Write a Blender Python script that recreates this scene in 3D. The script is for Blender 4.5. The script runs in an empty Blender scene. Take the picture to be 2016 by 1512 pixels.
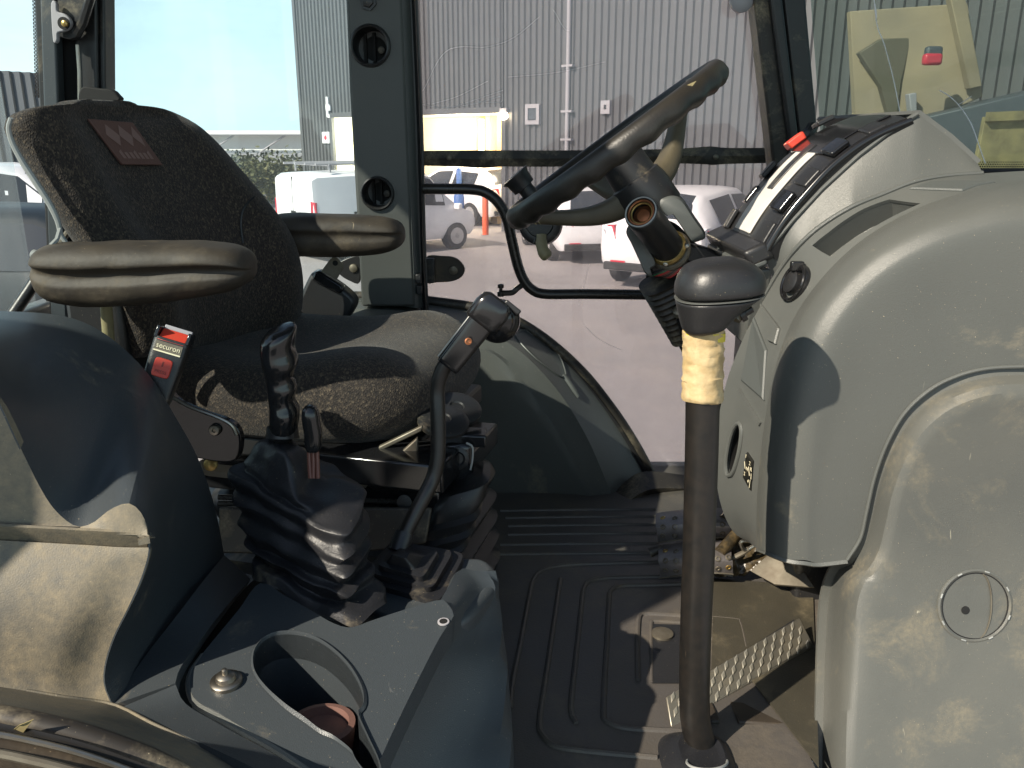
import bpy, bmesh, math, random
from mathutils import Vector, Matrix, noise
from mathutils.bvhtree import BVHTree
R = math.radians
rnd = random.Random(7)
V = Vector
SC = bpy.context.scene
COL = SC.collection

# ------------------------------------------------------------------ camera model
F, CX, CY = 1650.0, 1008.0, 756.0            # the photograph is 2016 px wide
PITCH = math.atan(486 / F)
CAMZ = 0.80                                  # above the cab floor
CAM = V((0, 0, CAMZ))
cp, sp = math.cos(PITCH), math.sin(PITCH)

def ray(px, py):
    u, v = (px - CX) / F, (py - CY) / F
    return V((u, cp - v * sp, -sp - v * cp))
def at(px, py, Y):
    d = ray(px, py); return CAM + d * (Y / d.y)
def atz(px, py, z):
    d = ray(px, py); return CAM + d * ((z - CAMZ) / d.z)
def atx(px, py, X):
    d = ray(px, py); return CAM + d * (X / d.x)
def atpl(px, py, p, n):
    d = ray(px, py); return CAM + d * ((p - CAM).dot(n) / d.dot(n))
def pxm(p):                                  # metres per photo pixel at point p
    return ((p - CAM).dot(V((0, cp, -sp)))) / F

cam_d = bpy.data.cameras.new('camera'); cam = bpy.data.objects.new('camera', cam_d); COL.objects.link(cam)
cam.location = CAM; cam.rotation_euler = (math.pi / 2 - PITCH, 0, 0)
cam_d.sensor_width = 36; cam_d.lens = F / 2016 * 36; cam_d.clip_start = 0.02; cam_d.clip_end = 2000
SC.camera = cam

# ------------------------------------------------------------------ materials
def nodes(m):
    m.use_nodes = True
    return m.node_tree.nodes, m.node_tree.links
def ramp(n, stops):
    e = n.color_ramp.elements
    e[0].position, e[0].color = stops[0][0], stops[0][1]
    e[1].position, e[1].color = stops[1][0], stops[1][1]
    for p, c in stops[2:]:
        k = e.new(p); k.color = c
def c4(c): return (c[0], c[1], c[2], 1)

def mat(name, col, rough=.5, metal=0, grain=None, dust=None, mottle=None, scratch=None, spec=.5, coat=0, rough_var=0):
    """grain=(scale, strength); dust=(colour, amount 0..1, scale); mottle=(colour2, scale, amount); scratch=(colour, amount)"""
    m = bpy.data.materials.new(name); N, L = nodes(m)
    b = N['Principled BSDF']
    b.inputs['Roughness'].default_value = rough; b.inputs['Metallic'].default_value = metal
    b.inputs['Specular IOR Level'].default_value = spec
    if coat: b.inputs['Coat Weight'].default_value = coat; b.inputs['Coat Roughness'].default_value = .12
    tc = N.new('ShaderNodeTexCoord')
    cur = N.new('ShaderNodeRGB'); cur.outputs[0].default_value = c4(col); cur = cur.outputs[0]
    def mix(a, colr, fac):
        x = N.new('ShaderNodeMix'); x.data_type = 'RGBA'
        L.new(fac, x.inputs[0]); L.new(a, x.inputs[6]); x.inputs[7].default_value = c4(colr)
        return x.outputs[2]
    def nz(scale, detail=4, rgh=.6, dist=0, vec=None):
        t = N.new('ShaderNodeTexNoise'); t.inputs['Scale'].default_value = scale; t.inputs['Detail'].default_value = detail
        t.inputs['Roughness'].default_value = rgh; t.inputs['Distortion'].default_value = dist
        L.new(vec or tc.outputs['Object'], t.inputs['Vector']); return t.outputs['Fac']
    def rp(x, a, bb):
        r = N.new('ShaderNodeMapRange'); r.inputs[1].default_value = a; r.inputs[2].default_value = bb
        L.new(x, r.inputs[0]); return r.outputs[0]
    def mul(a, k):
        q = N.new('ShaderNodeMath'); q.operation = 'MULTIPLY'; L.new(a, q.inputs[0])
        if hasattr(k, 'links') or not isinstance(k, (int, float)): L.new(k, q.inputs[1])
        else: q.inputs[1].default_value = k
        return q.outputs[0]
    if mottle:
        cur = mix(cur, mottle[0], mul(rp(nz(mottle[1], 5), .35, .7), mottle[2]))
    dfac = None
    if dust:
        a = rp(nz(dust[2], 7, .68, .4), .62 - dust[1] * .5, .80 - dust[1] * .25)
        bfac = rp(nz(dust[2] * 14, 4, .7), .25, .75)
        dfac = mul(mul(a, bfac), .85)
        cur = mix(cur, dust[0], dfac)
        sp_ = rp(nz(620, 1, .5), .775, .79)              # specks
        cur = mix(cur, [min(1, c * 1.6) for c in dust[0]], mul(sp_, .6))
    if scratch:
        mp = N.new('ShaderNodeMapping'); mp.inputs['Scale'].default_value = (30, 30, 6); mp.inputs['Rotation'].default_value = (.4, .5, .9)
        L.new(tc.outputs['Object'], mp.inputs['Vector'])
        s = rp(nz(1.6, 3, .6, 2.2, mp.outputs[0]), .70, .73)
        s = mul(s, rp(nz(7, 3), .5, .62))
        cur = mix(cur, scratch[0], mul(s, scratch[1]))
    L.new(cur, b.inputs['Base Color'])
    if dfac is not None or rough_var:
        q = N.new('ShaderNodeMath'); q.operation = 'MULTIPLY_ADD'; q.use_clamp = True
        L.new(dfac if dfac is not None else nz(20, 4), q.inputs[0])
        q.inputs[1].default_value = .3 if dfac is not None else rough_var; q.inputs[2].default_value = rough - (0 if dfac is not None else rough_var / 2)
        L.new(q.outputs[0], b.inputs['Roughness'])
    if grain:
        bp = N.new('ShaderNodeBump'); bp.inputs['Strength'].default_value = grain[1]; bp.inputs['Distance'].default_value = .002
        L.new(nz(grain[0], 2, .5), bp.inputs['Height']); L.new(bp.outputs[0], b.inputs['Normal'])
    return m

DUST = (.42, .35, .23)
M = {}
M['trim'] = mat('grey_trim', (.085, .089, .083), .40, grain=(1000, .24), mottle=((.096, .099, .090), 5, .6), dust=(DUST, .04, 6), scratch=((.30, .29, .24), .35))
M['trim_clean'] = mat('grey_trim_clean', (.083, .088, .083), .38, grain=(1000, .24), mottle=((.125, .128, .118), 6, .5))
M['trim_dusty'] = mat('grey_trim_dusty', (.088, .088, .080), .55, grain=(650, .18), dust=((.34, .275, .17), .56, 7), mottle=((.19, .165, .115), 4, .8), scratch=((.45, .40, .30), .6))
M['trim_scuffed'] = mat('grey_trim_scuffed', (.086, .089, .082), .41, grain=(1000, .24), mottle=((.122, .120, .104), 4, .7), dust=((.30, .25, .16), .20, 9), scratch=((.40, .37, .28), .8))
M['console'] = mat('console_shaded_grey', (.044, .052, .058), .37, grain=(900, .2), dust=(DUST, .03, 8), scratch=((.25, .25, .24), .4))  # darkened to hold the deep shade inside the cab
M['pillar'] = mat('pillar_grey', (.058, .062, .059), .5, grain=(650, .2), mottle=((.07, .07, .063), 6, .5))
M['black'] = mat('black_plastic', (.018, .018, .019), .38, grain=(500, .12), dust=(DUST, .08, 9))
M['gloss'] = mat('gloss_black', (.012, .012, .013), .16, rough_var=.12, spec=.6)
M['paint_black'] = mat('black_paint', (.016, .015, .014), .28, rough_var=.15, mottle=((.05, .04, .028), 30, .35), scratch=((.12, .09, .06), .6))
M['rod'] = mat('worn_rod', (.010, .0095, .009), .36, rough_var=.2, mottle=((.024, .019, .015), 70, .6), scratch=((.26, .18, .12), 1.0))
M['rubber'] = mat('rubber_black', (.017, .017, .018), .40, grain=(240, .12), dust=(DUST, .02, 11))
M['boot'] = mat('boot_rubber', (.014, .0145, .017), .46, grain=(300, .2), dust=(DUST, .08, 9), rough_var=.1)
M['seal'] = mat('dirty_seal', (.026, .022, .018), .5, dust=(DUST, .28, 18))
M['mat'] = mat('rubber_mat', (.074, .068, .064), .44, grain=(420, .25), dust=((.20, .165, .12), .30, 6), mottle=((.080, .069, .055), 9, .8), rough_var=.2)
M['cover'] = mat('olive_floor_cover', (.044, .040, .030), .42, grain=(420, .25), mottle=((.068, .060, .042), 7, .8), dust=((.22, .18, .11), .22, 8), scratch=((.35, .30, .2), .5))
M['leather'] = mat('dusty_leather', (.026, .020, .015), .64, grain=(160, .22), mottle=((.058, .044, .029), 12, .9), dust=((.19, .145, .09), .17, 9), scratch=((.34, .27, .18), .7))
M['wheel'] = mat('wheel_rubber', (.016, .015, .014), .42, grain=(300, .2), mottle=((.028, .024, .018), 14, .8), rough_var=.15)
M['spoke'] = mat('spoke_olive', (.070, .060, .039), .5, mottle=((.10, .085, .054), 22, .8), grain=(200, .2))
M['metal'] = mat('zinc', (.36, .34, .30), .35, 1, rough_var=.2, mottle=((.3, .25, .18), 60, .6))
M['alu'] = mat('tread_aluminium', (.30, .28, .235), .40, .8, rough_var=.2, dust=(DUST, .28, 20))
M['stud'] = mat('polished_stud', (.62, .58, .48), .32, .8, rough_var=.2)
M['dull'] = mat('dull_steel', (.2, .18, .14), .5, .6, rough_var=.2, mottle=((.09, .07, .05), 40, .7))
M['tape'] = mat('masking_tape', (.42, .30, .14), .7, grain=(90, .6), mottle=((.60, .47, .27), 50, .9), dust=((.20, .14, .08), .3, 20))
M['tape_yellow'] = mat('yellow_tape', (.62, .50, .05), .6)
M['red'] = mat('red_plastic', (.62, .05, .03), .35, mottle=((.5, .09, .05), 60, .6))
M['white'] = mat('white_card', (.62, .60, .56), .5, mottle=((.45, .43, .4), 30, .6))
M['lettering'] = mat('cream_lettering', (.75, .68, .48), .5)
M['darkprint'] = mat('dark_red_print', (.22, .03, .02), .5)
M['decal'] = mat('black_decal', (.012, .012, .010), .35)
M['badge'] = mat('badge_maroon', (.115, .058, .047), .6, grain=(400, .3))
M['badge_light'] = mat('badge_pink', (.20, .125, .11), .6)
M['tan'] = mat('tan_plastic', (.27, .24, .13), .45, mottle=((.2, .17, .1), 50, .7))
M['trimline'] = mat('seat_piping', (.30, .31, .30), .3, rough_var=.2)
M['copper'] = mat('copper', (.30, .12, .055), .35, .7)
M['brass'] = mat('brass', (.42, .30, .10), .35, .7, mottle=((.2, .12, .05), 80, .7))
M['wire'] = mat('brown_wire', (.13, .05, .035), .45)
M['wire_red'] = mat('red_wire', (.35, .03, .03), .4)
M['wire_green'] = mat('green_wire', (.03, .12, .06), .4)
M['crud'] = mat('oily_dirt', (.025, .02, .012), .35, grain=(60, 1.2), mottle=((.13, .09, .04), 90, .6))
M['pedal'] = mat('pedal_rubber_sheen', (.24, .22, .22), .38, .5, grain=(300, .2), mottle=((.07, .06, .05), 30, .6))  # lightened metallic tone that paints the sheen of the pads
M['pocket'] = mat('pocket_grey', (.07, .077, .074), .5, grain=(650, .15))
M['void'] = mat('dark_inside', (.006, .006, .006), .8)  # near-black that paints the dark inside holes, grooves and gaps
M['rust'] = mat('brown_cup', (.16, .085, .07), .55, grain=(200, .2))
M['paint_white'] = mat('white_paint', (.80, .80, .82), .35, coat=.5)
M['paint_grey'] = mat('dark_blue_paint', (.010, .016, .022), .5, coat=.1)
M['car_glass'] = mat('car_glass', (.03, .036, .045), .22, spec=.4)
M['tyre'] = mat('tyre', (.02, .02, .02), .7)
M['hub'] = mat('hub', (.45, .45, .45), .4, .5)
M['lamp_red'] = mat('lamp_red', (.60, .04, .07), .3)
M['sheet'] = mat('steel_cladding', (.096, .098, .103), .5, mottle=((.078, .080, .085), 1.2, .6))
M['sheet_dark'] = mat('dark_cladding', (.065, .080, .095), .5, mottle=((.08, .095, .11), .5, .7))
M['bay'] = mat('bay_lining', (.80, .76, .60), .7, mottle=((.74, .69, .52), 1.2, .6))
M['bay_post'] = mat('bay_post', (.62, .42, .18), .6)
M['roof_white'] = mat('white_roof', (.82, .82, .80), .5)
M['pipe'] = mat('grey_pipe', (.34, .33, .35), .5)
M['blue'] = mat('blue_paint', (.05, .14, .40), .5)
M['orange'] = mat('orange_red_paint', (.75, .12, .04), .5)
M['beige'] = mat('reflected_beige', (.36, .285, .185), .7, mottle=((.25, .205, .15), 1.2, .9))
M['reflected_brown'] = mat('reflected_brown', (.135, .12, .085), .7)
M['pale_yellow'] = mat('mottled_yellow', (.34, .28, .13), .7, mottle=((.13, .11, .06), 5, .9))
M['leaf'] = mat('leaf', (.035, .050, .025), .6, mottle=((.20, .17, .05), .8, .7))
M['bark'] = mat('bark', (.08, .06, .04), .8)

def glass(name, tint, haze, hcol, gloss=.06, rough=.02, scale=3):
    m = bpy.data.materials.new(name); N, L = nodes(m)
    for n in list(N):
        if n.type == 'BSDF_PRINCIPLED': N.remove(n)
    out = [n for n in N if n.type == 'OUTPUT_MATERIAL'][0]
    t = N.new('ShaderNodeBsdfTransparent'); t.inputs[0].default_value = c4(tint)
    d = N.new('ShaderNodeBsdfDiffuse'); d.inputs[0].default_value = c4(hcol)
    tr = N.new('ShaderNodeBsdfTranslucent'); tr.inputs[0].default_value = c4(hcol)
    dm = N.new('ShaderNodeMixShader'); dm.inputs[0].default_value = .5; L.new(d.outputs[0], dm.inputs[1]); L.new(tr.outputs[0], dm.inputs[2])
    g = N.new('ShaderNodeBsdfGlossy'); g.inputs['Roughness'].default_value = rough
    tc = N.new('ShaderNodeTexCoord'); nz = N.new('ShaderNodeTexNoise'); nz.inputs['Scale'].default_value = scale; nz.inputs['Detail'].default_value = 8
    nz.inputs['Roughness'].default_value = .7; L.new(tc.outputs['Object'], nz.inputs['Vector'])
    mr = N.new('ShaderNodeMapRange'); mr.inputs[1].default_value = .3; mr.inputs[2].default_value = .75
    mr.inputs[3].default_value = haze * .55; mr.inputs[4].default_value = haze * 1.5; L.new(nz.outputs['Fac'], mr.inputs[0])
    m1 = N.new('ShaderNodeMixShader'); L.new(mr.outputs[0], m1.inputs[0]); L.new(t.outputs[0], m1.inputs[1]); L.new(dm.outputs[0], m1.inputs[2])
    lw_ = N.new('ShaderNodeLayerWeight'); lw_.inputs[0].default_value = .5
    pw = N.new('ShaderNodeMath'); pw.operation = 'POWER'; L.new(lw_.outputs['Facing'], pw.inputs[0]); pw.inputs[1].default_value = 5
    fr = N.new('ShaderNodeMath'); fr.operation = 'MULTIPLY_ADD'; L.new(pw.outputs[0], fr.inputs[0]); fr.inputs[1].default_value = .8; fr.inputs[2].default_value = gloss * .6
    m2 = N.new('ShaderNodeMixShader'); L.new(fr.outputs[0], m2.inputs[0]); L.new(m1.outputs[0], m2.inputs[1]); L.new(g.outputs[0], m2.inputs[2])
    L.new(m2.outputs[0], out.inputs[0])
    return m
M['door_glass'] = glass('dirty_door_glass', (.95, .92, .93), .15, (.77, .72, .73), scale=4)
M['side_glass'] = glass('side_glass', (.94, .99, 1.0), .05, (.75, .8, .8))
M['screen_glass'] = glass('screen_glass', (.66, .73, .71), .09, (.56, .56, .48), scale=2)

def fabric():
    m = bpy.data.materials.new('tweed_fabric'); N, L = nodes(m); b = N['Principled BSDF']
    tc = N.new('ShaderNodeTexCoord')
    def cells(rot, scale, stretch):
        mp = N.new('ShaderNodeMapping'); mp.inputs['Rotation'].default_value = rot; mp.inputs['Scale'].default_value = stretch; L.new(tc.outputs['Object'], mp.inputs['Vector'])
        v = N.new('ShaderNodeTexVoronoi'); v.inputs['Scale'].default_value = scale; v.inputs['Randomness'].default_value = .75; L.new(mp.outputs[0], v.inputs['Vector'])
        s = N.new('ShaderNodeSeparateColor'); L.new(v.outputs['Color'], s.inputs[0]); return s.outputs[0], v.outputs['Distance']
    a, da = cells((.1, .35, .2), 500, (1, 1, .62)); c, dc = cells((.1, .35, .2), 240, (.8, 1, 1))
    hf = N.new('ShaderNodeMath'); hf.operation = 'MULTIPLY_ADD'; L.new(c, hf.inputs[0]); hf.inputs[1].default_value = .45; hf.inputs[2].default_value = .45
    mu = N.new('ShaderNodeMath'); mu.operation = 'MULTIPLY'; L.new(a, mu.inputs[0]); L.new(hf.outputs[0], mu.inputs[1])
    sq_ = N.new('ShaderNodeMath'); sq_.operation = 'POWER'; L.new(mu.outputs[0], sq_.inputs[0]); sq_.inputs[1].default_value = 1.7
    rp = N.new('ShaderNodeValToRGB'); ramp(rp, [(.0, (.016, .013, .012, 1)), (.8, (.115, .088, .060, 1)), (.3, (.046, .035, .027, 1))]); L.new(sq_.outputs[0], rp.inputs[0])
    L.new(rp.outputs[0], b.inputs['Base Color']); b.inputs['Roughness'].default_value = .8; b.inputs['Specular IOR Level'].default_value = .3
    b.inputs['Sheen Weight'].default_value = .12; b.inputs['Sheen Roughness'].default_value = .5
    bp = N.new('ShaderNodeBump'); bp.inputs['Strength'].default_value = .55; bp.inputs['Distance'].default_value = .002
    L.new(da, bp.inputs['Height']); L.new(bp.outputs[0], b.inputs['Normal'])
    return m
M['fabric'] = fabric()

def ground_mat():
    m = mat('asphalt', (.25, .235, .235), .85, mottle=((.32, .295, .295), .6, .7), grain=(40, .3), dust=((.34, .30, .27), .25, .5))
    return m
M['ground'] = ground_mat()

# ------------------------------------------------------------------ mesh tools
def cr(pts, n, closed=False):
    """n samples of a Catmull-Rom curve through pts (tuples of any length), spaced by chord"""
    P = [tuple(map(float, p)) for p in pts]; k = len(P); segs = k if closed else k - 1
    ln = [math.dist(P[i], P[(i + 1) % k]) + 1e-9 for i in range(segs)]; tot = sum(ln); cum = [0]
    for l in ln: cum.append(cum[-1] + l)
    out = []
    for j in range(n):
        s = tot * (j / n if closed else j / (n - 1)); i = 0
        while i < segs - 1 and s > cum[i + 1]: i += 1
        t = (s - cum[i]) / ln[i]
        g = (lambda q: P[q % k]) if closed else (lambda q: P[max(0, min(k - 1, q))])
        a, b, c, d = g(i - 1), g(i), g(i + 1), g(i + 2)
        if not closed:
            if i == 0: a = tuple(2 * x - y for x, y in zip(b, c))
            if i + 2 > k - 1: d = tuple(2 * y - x for x, y in zip(b, c))
        out.append(tuple(.5 * (2 * q + (r - p) * t + (2 * p - 5 * q + 4 * r - w) * t * t + (3 * q - p - 3 * r + w) * t ** 3) for p, q, r, w in zip(a, b, c, d)))
    return out
def lin(pts, n):
    P = [tuple(map(float, p)) for p in pts]; ln = [math.dist(P[i], P[i + 1]) + 1e-9 for i in range(len(P) - 1)]; tot = sum(ln); out = []
    for j in range(n):
        s = tot * j / (n - 1); i = 0
        while i < len(ln) - 1 and s > ln[i]: s -= ln[i]; i += 1
        t = min(1, s / ln[i]); out.append(tuple(a + (b - a) * t for a, b in zip(P[i], P[i + 1])))
    return out

class MB:
    def __init__(s): s.v = []; s.f = []
    def add(s, vs, fs):
        o = len(s.v); s.v += [V(p) for p in vs]; s.f += [tuple(i + o for i in f) for f in fs]; return s
    def grid(s, rows, cu=False, cv=False):
        nu, nv = len(rows), len(rows[0]); vs = [p for r in rows for p in r]; fs = []
        for i in range(nu if cu else nu - 1):
            for j in range(nv if cv else nv - 1):
                fs.append((i * nv + j, i * nv + (j + 1) % nv, ((i + 1) % nu) * nv + (j + 1) % nv, ((i + 1) % nu) * nv + j))
        return s.add(vs, fs)
    def loft(s, loops, c0=True, c1=True):
        n = len(loops[0]); s.grid(loops, cv=True); o = len(s.v) - n * len(loops)
        if c0: s.f.append(tuple(o + i for i in reversed(range(n))))
        if c1: s.f.append(tuple(o + (len(loops) - 1) * n + i for i in range(n)))
        return s
    def tube(s, path, r, n=10, closed=False, caps=True):
        P = [V(p) for p in path]; k = len(P); rr = r if isinstance(r, (list, tuple)) else [r] * k
        T = [((P[(i + 1) % k] - P[i - 1]) if closed else (P[min(k - 1, i + 1)] - P[max(0, i - 1)])).normalized() for i in range(k)]
        up = V((0, 0, 1)) if abs(T[0].z) < .9 else V((1, 0, 0)); X = T[0].cross(up).normalized(); loops = []
        for i in range(k):
            X = (X - T[i] * X.dot(T[i])).normalized(); Y = T[i].cross(X)
            loops.append([P[i] + (X * math.cos(a) + Y * math.sin(a)) * rr[i] for a in (2 * math.pi * j / n for j in range(n))])
        if closed: s.grid(loops, cu=True, cv=True)
        else: s.loft(loops, caps, caps)
        return s
    def box(s, c, ax, ay, az):
        c, ax, ay, az = V(c), V(ax), V(ay), V(az)
        vs = [c + ax * i + ay * j + az * k for i in (-1, 1) for j in (-1, 1) for k in (-1, 1)]
        return s.add(vs, [(0, 1, 3, 2), (4, 6, 7, 5), (0, 4, 5, 1), (2, 3, 7, 6), (0, 2, 6, 4), (1, 5, 7, 3)])
    def bx(s, x0, x1, y0, y1, z0, z1):
        return s.box(((x0 + x1) / 2, (y0 + y1) / 2, (z0 + z1) / 2), ((x1 - x0) / 2, 0, 0), (0, (y1 - y0) / 2, 0), (0, 0, (z1 - z0) / 2))
    def prism(s, outline, vec):
        o = [V(p) for p in outline]; n = len(o); vec = V(vec)
        vs = o + [p + vec for p in o]
        fs = [tuple(range(n)), tuple(reversed(range(n, 2 * n)))] + [(i, n + i, n + (i + 1) % n, (i + 1) % n) for i in range(n)]
        return s.add(vs, fs)
    def lathe(s, o, axis, prof, n=24):
        """prof: list of (distance along axis, radius)"""
        o, a = V(o), V(axis).normalized(); x = a.orthogonal().normalized(); y = a.cross(x)
        loops = [[o + a * h + (x * math.cos(t) + y * math.sin(t)) * max(r, 1e-5) for t in (2 * math.pi * j / n for j in range(n))] for h, r in prof]
        return s.loft(loops, True, True)
    def shell(s, rows, th, cv=False):
        """closed slab: rows is the face seen from the camera, th its thickness away from it"""
        nu, nv = len(rows), len(rows[0]); nr = []
        for i in range(nu):
            q = []
            for j in range(nv):
                a = V(rows[min(nu - 1, i + 1)][j]) - V(rows[max(0, i - 1)][j]); b = V(rows[i][min(nv - 1, j + 1)]) - V(rows[i][max(0, j - 1)])
                m = a.cross(b)
                if m.length < 1e-12: m = V((0, -1, 0))
                m.normalize(); q.append(m)
            nr.append(q)
        sg = sum((CAM - V(rows[i][j])).normalized().dot(nr[i][j]) for i in range(nu) for j in range(nv))
        if sg < 0: nr = [[-m for m in q] for q in nr]
        o = len(s.v); back = [[V(rows[i][j]) - nr[i][j] * th for j in range(nv)] for i in range(nu)]
        s.grid(rows); o2 = len(s.v); s.grid(back)
        rim = [i * nv for i in range(nu)] + [(nu - 1) * nv + j for j in range(1, nv)] + [i * nv + nv - 1 for i in range(nu - 2, -1, -1)] + [j for j in range(nv - 2, 0, -1)]
        for k in range(len(rim)):
            a, b = rim[k], rim[(k + 1) % len(rim)]; s.f.append((o + a, o + b, o2 + b, o2 + a))
        return s
    def bm(s):
        b = bmesh.new(); vs = [b.verts.new(p) for p in s.v]
        for f in s.f:
            try: b.faces.new([vs[i] for i in f])
            except ValueError: pass
        bmesh.ops.recalc_face_normals(b, faces=b.faces); return b
    def jitter(s, amp, scale, seed=0):
        for p in s.v:
            q = p * scale + V((seed, seed * 1.7, 3))
            p += V((noise.noise(q), noise.noise(q + V((31, 0, 0))), noise.noise(q + V((0, 47, 0))))) * amp
        return s
    def build(s, name, m, parent=None, bevel=0, sub=0, ang=40, bseg=2, weld=0):
        b = s.bm()
        if weld: bmesh.ops.remove_doubles(b, verts=b.verts, dist=weld); bmesh.ops.recalc_face_normals(b, faces=b.faces)
        return link(b, name, m, parent, bevel, sub, ang, bseg)

def wl(o):
    p = V((0, 0, 0))
    while o: p += o.location; o = o.parent
    return p
def link(b, name, m, parent=None, bevel=0, sub=0, ang=40, bseg=2):
    me = bpy.data.meshes.new(name); off = wl(parent) if parent else None
    if off is None:                                  # a thing of one mesh: origin at its own base
        n = max(1, len(b.verts)); off = V((sum(v.co.x for v in b.verts) / n, sum(v.co.y for v in b.verts) / n, min((v.co.z for v in b.verts), default=0)))
    bmesh.ops.translate(b, verts=b.verts, vec=-off); b.to_mesh(me); b.free()
    for p in me.polygons: p.use_smooth = True
    me.set_sharp_from_angle(angle=R(ang))
    me.materials.append(M[m] if isinstance(m, str) else m)
    o = bpy.data.objects.new(name, me); COL.objects.link(o)
    if parent: o.parent = parent
    else: o.location = off
    if bevel:
        q = o.modifiers.new('bevel', 'BEVEL'); q.width = bevel; q.segments = bseg; q.limit_method = 'ANGLE'; q.angle_limit = R(35); q.harden_normals = False
    if sub:
        q = o.modifiers.new('sub', 'SUBSURF'); q.levels = sub; q.render_levels = sub
    return o
def thing(name, label, cat, loc, group=None):
    o = bpy.data.objects.new(name, None); o.empty_display_size = .05; COL.objects.link(o); o.location = loc
    o['label'] = label; o['category'] = cat
    if group: o['group'] = group
    return o
def tag(o, label, cat, group=None):
    o['label'] = label; o['category'] = cat
    if group: o['group'] = group
    return o
def struct(o): o['kind'] = 'structure'; return o
def plab(o, label): o['label'] = label; return o

def world_bvh(o):
    bpy.context.view_layer.update(); dg = bpy.context.evaluated_depsgraph_get(); e = o.evaluated_get(dg); me = e.to_mesh()
    off = wl(o); t = BVHTree.FromPolygons([v.co + off for v in me.vertices], [tuple(p.vertices) for p in me.polygons]); e.to_mesh_clear(); return t
def hit(t, px, py):
    d = ray(px, py).normalized(); loc, n, i, dist = t.ray_cast(CAM, d)
    if loc is None: return None, None
    if n.dot(d) > 0: n = -n
    return loc, n
def cut(o, mb):
    """really cuts a hole of the given solid into o"""
    b = mb.bm(); me = bpy.data.meshes.new('cutter'); b.to_mesh(me); b.free(); c = bpy.data.objects.new('cutter', me); COL.objects.link(c)
    q = o.modifiers.new('cut', 'BOOLEAN'); q.operation = 'DIFFERENCE'; q.solver = 'EXACT'; q.object = c
    while o.modifiers.find('cut') > 0: o.modifiers.move(o.modifiers.find('cut'), 0)
    keep = [m for m in o.modifiers if m.name != 'cut']; vis = [(m, m.show_viewport) for m in keep]
    for m in keep: m.show_viewport = False
    bpy.context.view_layer.update(); dg = bpy.context.evaluated_depsgraph_get()
    nm = bpy.data.meshes.new_from_object(o.evaluated_get(dg)); o.modifiers.remove(o.modifiers['cut']); o.data = nm
    for p in nm.polygons: p.use_smooth = True
    nm.set_sharp_from_angle(angle=R(40))
    for m, s in vis: m.show_viewport = s
    bpy.data.objects.remove(c)
def text(body, name, m, parent, pos, right, up, size, depth=.0006, bold=0):
    cu = bpy.data.curves.new(name, 'FONT'); cu.body = body; cu.size = size; cu.extrude = depth; cu.offset = bold; cu.align_x = 'CENTER'; cu.align_y = 'CENTER'
    t = bpy.data.objects.new('tmp', cu); COL.objects.link(t); bpy.context.view_layer.update()
    me = bpy.data.meshes.new_from_object(t.evaluated_get(bpy.context.evaluated_depsgraph_get())); bpy.data.objects.remove(t)
    r, u = V(right).normalized(), V(up); u = (u - r * u.dot(r)).normalized(); n = r.cross(u)
    off = wl(parent)
    for v in me.vertices: v.co = V(pos) - off + r * v.co.x + u * v.co.y + n * v.co.z
    me.name = name; me.materials.clear(); me.materials.append(M[m]); o = bpy.data.objects.new(name, me); COL.objects.link(o); o.parent = parent
    return o
def sup(c, ax, ay, n=32, e=2.6):
    """superellipse loop"""
    c, ax, ay = V(c), V(ax), V(ay); out = []
    for i in range(n):
        t = 2 * math.pi * i / n; x, y = math.cos(t), math.sin(t)
        out.append(c + ax * (math.copysign(abs(x) ** (2 / e), x)) + ay * (math.copysign(abs(y) ** (2 / e), y)))
    return out
def patch(curves, nu, nv, straight=False):
    """rows of world points through photo-traced curves [(px, py, Y), ...]"""
    C = [cr(c, nu) for c in curves]; rows = []
    for i in range(nu):
        col = [c[i] for c in C]; col = (lin if straight else cr)(col, nv) if len(col) > 1 else col
        rows.append([at(*p) for p in col])
    return rows
# ------------------------------------------------------------------ sky, sun, ground
SUN = V((-.61, -.508, .609)).normalized()          # towards the sun
sun_el = math.asin(SUN.z); sun_az = math.atan2(SUN.x, SUN.y)
w = bpy.data.worlds.new('World'); SC.world = w; w.use_nodes = True
N, L = w.node_tree.nodes, w.node_tree.links
bg = N['Background']; sky = N.new('ShaderNodeTexSky'); sky.sky_type = 'NISHITA'; sky.sun_disc = False
sky.sun_elevation = sun_el; sky.sun_rotation = sun_az; sky.air_density = 1.0; sky.dust_density = .6; sky.ozone_density = .8
# pale haze and thin cloud low over the horizon, clear sky above
tcw = N.new('ShaderNodeTexCoord'); mpw = N.new('ShaderNodeMapping'); mpw.inputs['Scale'].default_value = (1, 1, 4.5); L.new(tcw.outputs['Generated'], mpw.inputs['Vector'])
nw = N.new('ShaderNodeTexNoise'); nw.inputs['Scale'].default_value = 2.6; nw.inputs['Detail'].default_value = 7; nw.inputs['Roughness'].default_value = .6; L.new(mpw.outputs[0], nw.inputs['Vector'])
mrw = N.new('ShaderNodeMapRange'); mrw.inputs[1].default_value = .35; mrw.inputs[2].default_value = .7; mrw.inputs[3].default_value = .62; mrw.inputs[4].default_value = 1.0; L.new(nw.outputs['Fac'], mrw.inputs[0])
sxyz = N.new('ShaderNodeSeparateXYZ'); L.new(tcw.outputs['Generated'], sxyz.inputs[0])
elv = N.new('ShaderNodeMapRange'); elv.interpolation_type = 'SMOOTHSTEP'; elv.inputs[1].default_value = .16; elv.inputs[2].default_value = .42; elv.inputs[3].default_value = 1; elv.inputs[4].default_value = .10; L.new(sxyz.outputs['Z'], elv.inputs[0])
fw = N.new('ShaderNodeMath'); fw.operation = 'MULTIPLY'; L.new(mrw.outputs[0], fw.inputs[0]); L.new(elv.outputs[0], fw.inputs[1])
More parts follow.
